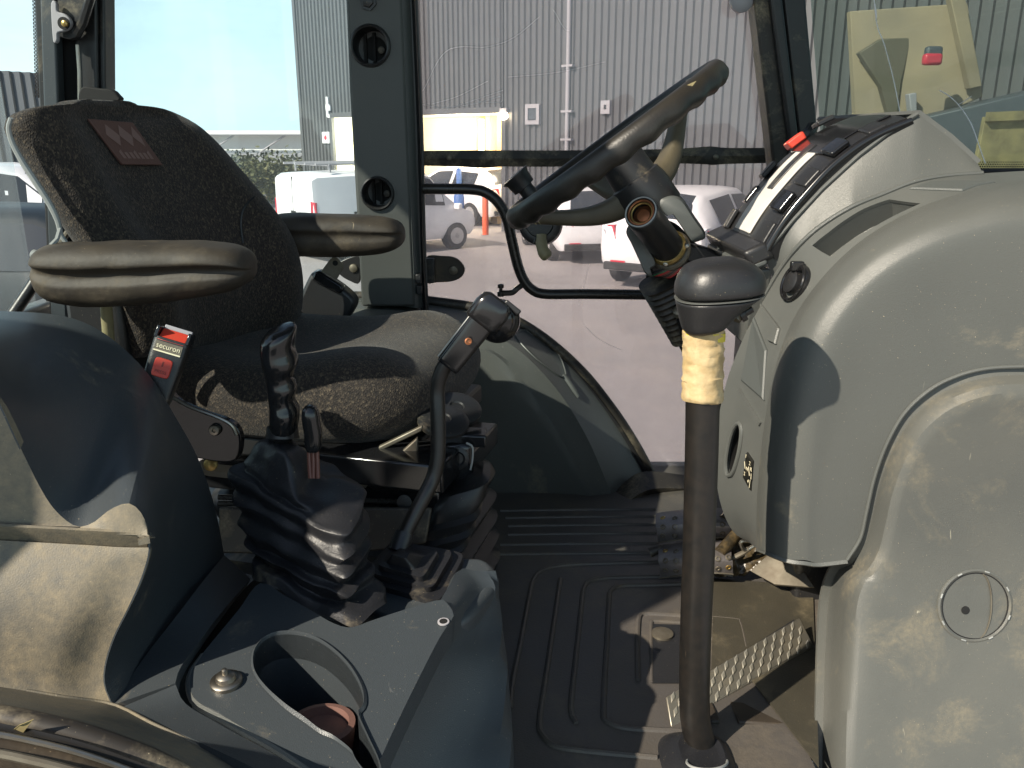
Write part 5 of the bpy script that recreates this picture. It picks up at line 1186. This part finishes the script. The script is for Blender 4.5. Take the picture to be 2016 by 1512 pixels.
def pill(pr):
    lp = []
    for y, x0, x1, dp in pr:
        a, b = at(x0, y + (6 if y > 530 else 2), LY), at(x1, y - (8 if y > 530 else 3), LY); lp.append(sup((a + b) / 2, (b - a) / 2, V((0, dp, 0)), 40, 2.5))
    return lp
MB().loft(pill(kp)).build('knob_neck', 'black', sh, sub=1, ang=60)
MB().loft(pill(ku)).build('knob', 'rubber', sh, sub=1, ang=60)
MB().loft([pill([(583.5, 1329.5, 1500.5, .0462)])[0], pill([(581.5, 1329.5, 1500.5, .0462)])[0]]).build('knob_seam', 'trim_clean', sh)
MB().tube([at(1448, 630, .95), at(1460, 612, .955), at(1470, 604, .955)], [.006, .007, .006], 10).build('toggle', 'dull', sh)
MB().lathe(at(1462, 618, .95), at(1472, 612, .95) - at(1455, 622, .95), [(-.004, .009), (.002, .009), (.003, .005), (.012, .005), (.013, .002)], 14).build('toggle_nut', 'rod', sh)
lo = []
for y, x0, x1, dp in ((1600, 1262, 1484, .08), (1556, 1274, 1474, .075), (1534, 1286, 1464, .066), (1516, 1304, 1452, .054), (1504, 1328, 1440, .042), (1499, 1346, 1432, .032), (1504, 1354, 1428, .027)):
    a, b = at(x0, y, .90), at(x1, y, .90); lo.append(sup((a + b) / 2 + V((0, .02, 0)), (b - a) / 2, V((0, dp, .0)), 32, 3))
MB().loft(lo, False, True).build('boot', 'boot', sh, sub=1)
MB().tube([at(1392 + math.cos(t_) * 40, 1500 + math.sin(t_) * 15, .90 - .03 * math.sin(t_)) for t_ in (2 * math.pi * k / 30 for k in range(30))], .0018, 6, closed=True).build('boot_lip', 'trimline', sh)

# ------------------------------------------------------------------ dashboard
db = thing('dashboard', 'moulded grey dashboard with a rounded side cover and a switch panel', 'dashboard', V((.5, 1.15, 0)))
K0 = [(2140, 350, 1.10), (1990, 358, 1.11), (1900, 378, 1.115), (1800, 413, 1.12), (1700, 470, 1.125), (1620, 545, 1.13), (1560, 632, 1.13), (1522, 740, 1.13), (1500, 870, 1.13), (1490, 990, 1.13), (1490, 1080, 1.13)]
K1 = [(2140, 374, 1.045), (1995, 385, 1.055), (1905, 405, 1.06), (1812, 442, 1.065), (1720, 500, 1.07), (1647, 575, 1.07), (1592, 660, 1.07), (1552, 760, 1.07), (1528, 880, 1.07), (1516, 990, 1.07), (1512, 1085, 1.07)]
K2 = [(2140, 408, 1.02), (2003, 418, 1.03), (1920, 438, 1.035), (1836, 476, 1.04), (1755, 535, 1.043), (1690, 608, 1.045), (1640, 690, 1.045), (1602, 785, 1.045), (1578, 892, 1.045), (1566, 1000, 1.045), (1562, 1102, 1.045)]
k0s = cr(K0, 40)
def off_in(d, dY):
    out = []
    for i, p in enumerate(k0s):
        a, b = k0s[max(0, i - 2)], k0s[min(39, i + 2)]; tx, ty_ = b[0] - a[0], b[1] - a[1]; l = math.hypot(tx, ty_); nx, ny = -ty_ / l, tx / l
        if nx * (1900 - p[0]) + ny * (1100 - p[1]) < 0: nx, ny = -nx, -ny
        out.append((p[0] + nx * d, p[1] + ny * d + max(0, (i - 28) / 11) * min(d * .36, 24), p[2] - dY))
    return out
K1, K2 = off_in(24, .058), off_in(62, .086)
K2b = [(2140, 560, 1.0), (2003, 565, 1.012), (1925, 580, 1.018), (1850, 610, 1.024), (1780, 660, 1.028), (1722, 720, 1.032), (1678, 790, 1.034), (1645, 870, 1.035), (1625, 950, 1.035), (1615, 1030, 1.035), (1612, 1108, 1.035)]
K3 = [(2140, 722, 1.0), (2003, 722, 1.01), (1935, 727, 1.015), (1880, 742, 1.02), (1830, 768, 1.023), (1782, 812, 1.026), (1747, 872, 1.028), (1722, 940, 1.03), (1706, 1010, 1.03), (1694, 1060, 1.03), (1668, 1102, 1.03)]
body = MB().shell(patch([K0, off_in(5, .022), off_in(13, .043), K1, off_in(40, .074), K2, off_in(95, .094), K2b, K3], 90, 48), .006)
MB().tube([at(p[0], p[1], p[2] - .001) for p in cr(K3, 80)], .0024, 8).build('cover_edge', 'trim_clean', db)
# underside lip of the cover
und = [K0[-1], K1[-1], K2[-1], K2b[-1], K3[-1]]
u2 = cr([(1490, 1078, 1.13), (1514, 1087, 1.07), (1552, 1101, 1.044), (1585, 1105, 1.036), (1612, 1108, 1.035), (1668, 1102, 1.03)], 24)
body.shell([[at(*p), at(p[0], p[1] + 2, p[2] + .03), at(p[0] - 4, p[1] - 30, p[2] + .14)] for p in u2], .005)
cov = body.build('side_cover', 'trim', db, ang=30)
# inner lower cover: step round the arch, then the big flat face down to the floor
arch = cr([(1606, 1640, .93), (1608, 1500, .965), (1611, 1380, 1.01), (1615, 1260, 1.06), (1622, 1170, 1.09), (1640, 1118, 1.08), (1668, 1104, 1.045), (1694, 1062, 1.036), (1708, 1010, 1.036), (1724, 942, 1.036), (1749, 875, 1.034), (1785, 815, 1.032), (1832, 771, 1.03), (1882, 745, 1.026), (1937, 730, 1.02), (2003, 725, 1.016), (2140, 725, 1.01)], 110)
T_ = (2150, 1350, .95)
def ty(y): return 1350 + 120 * math.log(1 + math.exp((y - 1350) / 120))
def inset(p, d_px, Y):
    vx, vy = T_[0] - p[0], ty(p[1]) - p[1]; l = math.hypot(vx, vy) or 1
    return (p[0] + vx / l * d_px, p[1] + vy / l * d_px, Y)
arch = [inset(p, -5, p[2] - .001) for p in arch]
def Yf(y): return .992 - .00024 * 60 * math.log(1 + math.exp((y - 1150) / 60))
def ring(d, k, dy): return [(lambda q: (q[0], q[1], (p[2] + dy) * (1 - k) + Yf(q[1]) * k))(inset(p, d, 0)) for p in arch]
def deep(k):
    out = []
    for p in arch:
        q = blend(inset(p, 110, 0), (T_[0], ty(p[1]), 0), k); out.append((q[0], q[1], Yf(q[1])))
    return out
rings_ = [arch, ring(10, 0, .001), ring(22, 0, -.006), ring(32, .25, -.012), ring(46, .6, -.02), ring(66, .85, -.03), ring(110, 1, 0), deep(.4), deep(.8)]
rows = []
for i in range(110): rows.append([at(*p) for p in cr([r[i] for r in rings_], 30)])
low = MB().shell(rows, .006); low.grid([[at(*arch[i]), at(arch[i][0] - 3, arch[i][1], 1.5)] for i in range(0, 60)])
lc = low.build('lower_cover', 'trim_scuffed', db, ang=30)
lbv = world_bvh(lc)
# round bayonet cap set in the lower cover
l0, n0 = hit(lbv, 1918, 1192)
if l0:
    cp_ = MB().lathe(l0 - n0 * .004, n0, [(0, .045), (.004, .050), (.0065, .0495), (.0075, .047), (.006, .0445), (.0045, .044), (.0045, .004)], 48).build('access_cap', 'trim_scuffed', db)
    xr = V((1, 0, 0)); xr = (xr - n0 * xr.dot(n0)).normalized(); yr = n0.cross(xr)
    if yr.z < 0: yr = -yr
    MB().tube([l0 + n0 * .0015 + xr * .044 * math.cos(t_) + yr * .044 * math.sin(t_) for t_ in (2 * math.pi * k / 48 for k in range(48))], .0010, 6, closed=True).build('cap_groove', 'void', cp_)
    MB().tube([l0 + n0 * .0018 + xr * (.006 + .016 * math.cos(t_)) + yr * (.048 * math.sin(t_) * .9) for t_ in (-1.4 + 2.8 * k / 20 for k in range(21))], .0011, 6).build('cap_crescent', 'dull', cp_)
    MB().lathe(l0 + n0 * .0006 - xr * .012 - yr * .006, n0, [(0, .0055), (.0008, .0055), (.001, .001)], 14).build('cap_hole', 'void', cp_)
    for k in range(8):
        t_ = .5 + k * .78; q = l0 + n0 * .0036 + xr * .0475 * math.cos(t_) + yr * .0475 * math.sin(t_); MB().tube([q - (xr * -math.sin(t_) + yr * math.cos(t_)) * .003, q + (xr * -math.sin(t_) + yr * math.cos(t_)) * .003], .0011, 6).build('cap_notch', 'trimline', cp_)

# band between the cover and the hood, turning round to the front of the dash
O = [(2140, 330, 1.17), (1935, 341, 1.175), (1859, 347, 1.18), (1797, 359, 1.18), (1736, 383, 1.18), (1675, 408, 1.18), (1614, 446, 1.19), (1571, 485, 1.20), (1536, 530, 1.22), (1500, 590, 1.24), (1466, 660, 1.25), (1434, 740, 1.26), (1415, 820, 1.26), (1407, 900, 1.26), (1417, 985, 1.25), (1442, 1045, 1.24), (1478, 1070, 1.22)]
Kb = [(p[0] + 3, p[1] + 3, p[2] - .004) for p in K0]
band = MB().shell(patch([O, [(a[0], a[1], a[2]) for a in cr([blend(x, y, .30) for x, y in zip(cr(O, 17), cr(Kb, 17))], 17)], [blend(x, y, .62) for x, y in zip(cr(O, 17), cr(Kb, 17))], Kb], 80, 16), .005)
bd_ = band.build('upper_band', 'trim_clean', db, ang=30)
def opening(px_out, depth, nm, m_, shrink=.9, parent=db):
    P = [at(*p) for p in px_out]; c = sum(P, V()) / len(P); d = (c - CAM).normalized()
    h = [hit(world_bvh(bd_), p[0], p[1]) for p in px_out]; loc = [q[0] if q[0] else P[i] for i, q in enumerate(h)]; nrm = sum((q[1] for q in h if q[0]), V()).normalized(); ctr = sum(loc, V()) / len(loc)
    cutter = MB().loft([[p + nrm * .02 for p in loc], [ctr + (p - ctr) * .97 - nrm * .03 for p in loc]])
    cut(bd_, cutter)
    m = MB(); fl_ = [ctr + (p - ctr) * shrink - nrm * depth for p in loc]; m.grid([[p - nrm * .0005 for p in loc], [ctr + (p - ctr) * .99 - nrm * depth * .3 for p in loc], fl_], cv=True); k = len(m.v); m.v += fl_; m.f.append(tuple(range(k, k + len(fl_))))
    return m.build(nm, m_, parent, ang=35), loc, ctr, nrm
opening([(1598, 484, 1.14), (1630, 458, 1.14), (1665, 432, 1.14), (1700, 411, 1.14), (1735, 397, 1.14), (1752, 392, 1.14), (1814, 400, 1.14), (1758, 426, 1.14), (1695, 464, 1.14), (1638, 508, 1.14), (1618, 497, 1.14)], .034, 'storage_recess', 'trim_clean', .86)
ov = [(p[0], p[1], 1.2) for p in cr([(1456, 833), (1461, 850), (1456, 890), (1444, 930), (1434, 936), (1430, 915), (1434, 880), (1444, 845)], 28, True)]
so_, loc, ctr, nrm = opening(ov, .05, 'hand_hole', 'void', .9)
MB().tube([p + nrm * .001 for p in loc], .0035, 8, closed=True).build('hole_rim', 'trim_clean', db)
bbd = world_bvh(bd_)
# power socket
l1, n1_ = hit(bbd, 1567, 558)
if l1:
    n1_ = (n1_ + V((-.35, 0, .1))).normalized()
    sk = MB().lathe(l1 - n1_ * .01, n1_, [(0, .028), (.010, .028), (.014, .027), (.0145, .0225), (.008, .021), (.006, .004)], 32).build('power_socket', 'gloss', db)
    MB().tube([l1 + n1_ * .006 + (n1_.orthogonal().normalized() * math.cos(t_) + n1_.cross(n1_.orthogonal().normalized()) * math.sin(t_)) * .0255 for t_ in (2 * math.pi * k / 30 for k in range(30))], .0022, 7, closed=True).build('socket_ring', 'gloss', sk)
    MB().lathe(l1 - n1_ * .006, n1_, [(0, .017), (.016, .016), (.018, .012)], 24).build('socket_flap', 'black', sk)
    MB().box(l1 + n1_ * .008 + V((.006, 0, .022)), (.009, 0, 0), (0, .005, 0), (0, 0, .007)).build('flap_hinge', 'gloss', sk, bevel=.002)
# facets pressed in the band front
def plate(px_list, nm, m_, lift=.002):
    H = [hit(bbd, *p) for p in px_list]
    if not all(h[0] for h in H): return None
    c = sum((h[0] for h in H), V()) / len(H); n = sum((h[1] for h in H), V()).normalized()
    return MB().loft([[h[0] - h[1] * .002 for h in H], [h[0] + h[1] * lift for h in H], [c + (h[0] - c) * .93 + n * (lift + .002) for h in H]]).build(nm, m_, db, ang=25)
plate([(1500, 598), (1538, 648), (1530, 678), (1516, 672)], 'pressed_facet', 'trim_clean', .003)
plate([(1486, 625), (1512, 690), (1506, 788), (1462, 750)], 'pressed_facet', 'pocket', .0025)
plate([(1458, 764), (1500, 832), (1497, 838), (1455, 776)], 'pressed_facet', 'trim_clean', .003)
dp_ = plate([(1473, 890), (1485, 908), (1480, 966), (1466, 940)], 'shift_diagram', 'decal', .0015)
if dp_:
    for ch, px, py, s in (('1', 1474, 898, .008), ('2', 1481.5, 912, .008), ('N', 1476, 923, .008), ('R', 1484, 924, .008), ('2', 1471, 932, .008), ('4', 1478, 947, .008)):
        h = hit(bbd, px, py)
        if h[0]:
            nn_ = h[1]; r_ = V((0, 0, 1)).cross(nn_).normalized(); r_ = r_ if r_.x > 0 or r_.y < 0 else -r_
            text(ch, 'diagram_text', 'lettering', dp_, h[0] + nn_ * .0045, r_, V((0, 0, 1)), s, .0002)
    for a, b in (((1471, 908), (1472, 922)), ((1479, 918), (1480.5, 936)), ((1484, 932), (1483.5, 943)), ((1482, 945), (1480, 960))):
        q = [hit(bbd, *p) for p in (a, b)]
        if all(x[0] for x in q): MB().tube([x[0] + x[1] * .0042 for x in q], .0005, 5).build('diagram_line', 'lettering', dp_)
# flush vent at the rear of the band
plate([(1790, 373), (1830, 360), (1880, 358), (1960, 360), (1925, 366), (1895, 377)], 'demist_vent', 'pocket', .001)
MB().tube([p for p in on([(1812, 370), (1850, 371), (1893, 374)], 12, bbd)], .0014, 6).build('vent_blade', 'black', db)
# bead between band and hood
MB().tube([at(p[0], p[1], p[2] - .002) for p in cr(O[1:10], 40)], .0035, 8).build('hood_bead', 'trim_clean', db)

# hood side
H1 = [(1506, 498, 1.215), (1560, 434, 1.215), (1620, 370, 1.215), (1690, 306, 1.215), (1752, 258, 1.215), (1806, 224, 1.215), (1870, 272, 1.205), (1925, 322, 1.19)]
H0 = [(1520, 545, 1.225), (1571, 485, 1.20), (1614, 446, 1.19), (1675, 408, 1.18), (1736, 383, 1.18), (1797, 359, 1.18), (1859, 347, 1.18), (1935, 341, 1.175)]
MB().shell(patch([lin(H1, 40), lin(H0, 40)], 60, 8, True), .006).build('hood_side', 'trim', db, ang=40)
MB().tube([at(p[0], p[1], 1.213) for p in lin(H1[:6], 30)], .0035, 8).build('hood_edge', 'trim_clean', db)
# hood top and rear, out of sight from here: a closed roof over the instruments
tp = [at(*p) for p in H1[5:]]; MB().shell([[p, p + V((0, .40, 0))] for p in tp], .006).build('hood_rear', 'trim', db)

# switch panel: convex black slab facing the driver
prof = [at(x, y, 1.21) for x, y in cr([(1503, 497), (1520, 470), (1548, 432), (1588, 388), (1635, 340), (1690, 294), (1740, 260), (1800, 226)], 40)]
prof = [p + V((-.004, 0, .012 * math.sin(math.pi * i / 39))) for i, p in enumerate(prof)]
WY = .25
ip = thing('switch_panel', 'curved glossy black switch panel with a pale label strip under the dash hood', 'switch panel', prof[0])
rows = []
for i, p in enumerate(prof):
    a = prof[min(39, i + 1)] - prof[max(0, i - 1)]; n = V((-a.z, 0, a.x)).normalized(); r = []
    for j in range(15):
        v = j / 14; crown = .012 * (1 - (2 * v - 1) ** 4); r.append(p + V((0, WY * v, 0)) + n * (crown - .010))
    rows.append(r)
pf = MB().shell(rows, .02).build('panel', 'black', ip, ang=35)
MB().tube([r[0] + V((-.002, .004, .002)) for r in rows], .006, 10).build('panel_edge', 'gloss', ip)
def sp_at(s, v, h=0.0):
    i = s * 39; a_ = prof[min(39, int(i) + 1)] - prof[int(max(0, int(i) - 1))]; n = V((-a_.z, 0, a_.x)).normalized(); k = int(i); p = prof[k].lerp(prof[min(39, k + 1)], i - k)
    return p + V((0, WY * v, 0)) + n * (.002 + .012 * (1 - (2 * v - 1) ** 4) - .012 + h), n, a_.normalized()
def slab(s0, s1, v0, v1, h, nm, m_, th=.003, bev=.002, n=10):
    rows = []
    for k in range(n + 1):
        s = s0 + (s1 - s0) * k / n; rows.append([sp_at(s, v0 + (v1 - v0) * j / 6, h)[0] for j in range(7)])
    return MB().shell(rows, th).build(nm, m_, ip, bevel=bev)
slab(.06, .56, .32, .66, .0035, 'label_strip', 'white', .003, .001, 16)
slab(.30, .62, .44, .54, .0055, 'label_print', 'black', .003, .001, 8)
slab(.56, .98, .20, .80, .0035, 'display_lens', 'gloss', .003, .002, 14)
for k, s in enumerate((.04, .20, .36, .56, .78)):
    for v0, v1 in ((.06, .20), (.80, .94)):
        hh = .010 if (k + (v0 > .5)) % 2 else .004
        if v0 > .5 and k == 3: slab(s + .02, s + .13, v0, v1, .018, 'red_switch', 'red', .014, .003)
        else: slab(s, s + .11, v0, v1, hh, 'rocker_switch', 'gloss' if k % 2 else 'black', .008, .002)
# lower nose of the panel
a, b = prof[0], prof[0] + V((0, WY, 0))
MB().box((a + b) / 2 + V((-.002, 0, -.004)), (.017, 0, .008), (0, WY / 2 + .002, 0), (-.008, 0, .012)).build('nose_cap', 'black', ip, bevel=.007, bseg=3)
MB().box((a + b) / 2 + V((-.004, 0, -.019)), (.015, 0, .006), (0, WY / 2 + .002, 0), (-.002, 0, .005)).build('nose_tray', 'pocket', ip, bevel=.004)
fw_ = MB(); fw_.prism([a + V((-.006, .01, -.026)), a + V((.022, .01, -.026)), at(1512, 610, 1.24), at(1464, 680, 1.255)], (0, WY, 0)); fw_.build('front_wall', 'trim', db, bevel=.004)
# bulkhead behind the dash
MB().bx(.50, 1.0, 1.32, 1.84, .0, .66).build('bulkhead', 'black', db, bevel=.01)

# ------------------------------------------------------------------ pedals and floor hardware
ap = thing('throttle_pedal', 'tread plate aluminium throttle pedal leaning over the floor', 'pedal', atz(1450, 1440, 0))
A, B, C, D = at(1312, 1372, 1.02), at(1574, 1216, 1.20), at(1602, 1270, 1.17), at(1322, 1430, .985)
nP = (B - A).cross(D - A).normalized(); nP = nP if nP.dot(CAM - A) > 0 else -nP
MB().prism([A, B, C, D], -nP * .004).build('tread_plate', 'alu', ap, bevel=.0015)
def q_(u, v, h=0): return A.lerp(B, u).lerp(D.lerp(C, u), v) + nP * h
for i in range(13):
    for j in range(4):
        u, v = (i + .5 + (.5 if j % 2 else 0)) / 13.5, (j + .5) / 4
        if u > .98: continue
        m = MB(); c = q_(u, v, .0004); e1 = (B - A).normalized(); e2 = nP.cross(e1); dg = (e1 * .8 + e2 * (.6)).normalized(); d2 = nP.cross(dg)
        m.loft([[c + dg * .0095, c + d2 * .0038, c - dg * .0095, c - d2 * .0038], [c + dg * .006 + nP * .0014, c + d2 * .0022 + nP * .0014, c - dg * .006 + nP * .0014, c - d2 * .0022 + nP * .0014]]); o_ = m.build('tread_stud', 'stud', ap)
MB().prism([D, C, C + V((.0, -.005, -.030)), D + V((0, -.005, -.034))], V((0, .003, .0))).build('pedal_flange', 'alu', ap, bevel=.001)
MB().prism([q_(.5, .3, -.006), q_(.98, .2, -.006), V((q_(.98, .2).x + .02, q_(.98, .2).y, .01)), V((q_(.5, .3).x + .06, q_(.5, .3).y, .01))], (0, .02, 0)).build('pedal_arm', 'black', ap)
bt = thing('floor_bolt', 'rusty hexagon bolt on the floor bracket beside the throttle pedal', 'bolt', atz(1470, 1415, .012))
c = at(1471, 1415, 1.04)
MB().lathe(V((c.x, c.y, .0)), (0, 0, 1), [(0, .016), (.01, .016), (.011, .009), (c.z + .006, .009), (c.z + .007, .0075), (c.z + .014, .0075), (c.z + .016, .004)], 6).build('bolt_head', 'brass', bt)
fbk = thing('floor_bracket', 'dirty steel floor bracket beneath the throttle pedal', 'bracket', atz(1430, 1440, 0))
MB().prism([at(x, y, .99) for x, y in ((1395, 1420), (1418, 1418), (1420, 1450), (1452, 1450), (1454, 1420), (1605, 1430), (1605, 1500), (1380, 1490))], (0, .05, -.004)).build('plate', 'leather', fbk, bevel=.003)
def brake(outl, Y, seed):
    pts = cr(outl, 10)
pb2 = []
def brake_pedal(label, xs, y_top, y_bot, Y0):
    t = thing('brake_pedal', label, 'pedal', atz((xs[0] + xs[1]) / 2, 1180, 0), 'twin brake pedals')
    rows = []
    for i in range(15):
        u = i / 14; x = xs[0] + (xs[1] - xs[0]) * u; r = []
        for j in range(9):
            v = j / 8; y = y_top + (y_bot - y_top) * v - 20 * math.sin(u * math.pi * .55) + 12 * u; Y = Y0 + .05 * (1 - math.sin(u * math.pi * .5 + .35)) - .05 * v - .03 * math.sin(v * math.pi)
            r.append(at(x + (3 if v > .5 else 0), y, Y))
        rows.append(r)
    pd = MB().shell(rows, .010).build('pad', 'pedal', t, bevel=.002); bq = world_bvh(pd)
    for i in range(7):
        for j in range(3):
            px = xs[0] + 14 + i * (xs[1] - xs[0] - 20) / 6; u = (px - xs[0]) / (xs[1] - xs[0]); py = y_top + (y_bot - y_top) * (.2 + .3 * j + (.06 if i % 2 else 0)) - 20 * math.sin(u * math.pi * .55) + 12 * u
            l_, n_ = hit(bq, px, py)
            if l_: MB().lathe(l_ - n_ * .001, n_, [(0, .0056), (.0022, .0052), (.0026, .0032), (.0004, .0026), (.0004, .0002)], 14).build('stud', 'dull' if (i + j) % 4 else 'brass', t)
    e = [r[-1] + V((0, -.001, 0)) for r in rows]; MB().tube(e, .0014, 8).build('pad_edge', 'dull', t)
    m = MB(); m.tube([rows[12][4] + V((0, .012, 0)), rows[12][4] + V((.10, .10, .06)), rows[12][4] + V((.16, .2, .25))], .011, 10); m.build('pedal_arm', 'crud', t)
brake_pedal('upper of the two studded rubber brake pedals behind the tall lever', (1291, 1452), 1010, 1068, 1.46)
brake_pedal('lower of the two studded rubber brake pedals, with a side pin', (1296, 1440), 1074, 1138, 1.40)
lock = thing('pedal_latch', 'small dirty latch pin sticking out beside the lower brake pedal', 'latch', at(1285, 1088, 1.42))
MB().tube([at(1304, 1080, 1.42), at(1290, 1084, 1.42), at(1279, 1088, 1.42)], [.007, .009, .010], 10).build('pin', 'seal', lock)
pm = thing('pedal_bracket', 'oily dirt-caked pedal bracket under the dashboard', 'bracket', at(1460, 1110, 1.4))
rows = patch([[(1400, 1062, 1.42), (1440, 1050, 1.42), (1480, 1060, 1.42), (1520, 1075, 1.40), (1545, 1084, 1.38)], [(1400, 1100, 1.40), (1440, 1100, 1.39), (1480, 1098, 1.385), (1515, 1096, 1.375), (1540, 1095, 1.37)], [(1400, 1136, 1.39), (1430, 1138, 1.38), (1470, 1128, 1.37), (1500, 1112, 1.37), (1530, 1104, 1.37)]], 40, 16)
m = MB().shell(rows, .012); m.jitter(.005, 60, 3).jitter(.003, 160, 9); m.build('caked_plate', 'crud', pm, ang=30)
MB().tube(cr([tuple(at(*p)) for p in ((1488, 1066, 1.36), (1460, 1066, 1.36), (1461, 1078, 1.36), (1470, 1082, 1.36), (1488, 1072, 1.36))], 24), .0035, 8).build('spring_clip', 'metal', pm)
MB().tube(cr([tuple(at(*p)) for p in ((1400, 1100, 1.375), (1430, 1102, 1.37), (1460, 1090, 1.365), (1475, 1080, 1.36))], 20), .005, 8).build('bracket_strap', 'dull', pm)
ft = thing('foot_plate', 'folded grey steel foot plate under the dashboard, its corner in the sun', 'plate', atz(1540, 1140, .01))
MB().shell([[at(1478, 1124, 1.36), at(1525, 1150, 1.33), at(1602, 1156, 1.29)], [at(1520, 1085, 1.37), at(1545, 1112, 1.36), at(1570, 1108, 1.34)]], .004).build('plate', 'dull', ft)
MB().prism([atz(1405, 1140, .014), atz(1600, 1155, .014), atz(1612, 1512, .014), atz(1480, 1340, .014), atz(1400, 1330, .014)], (0, 0, .002)).build('floor_cover', 'cover', ft)
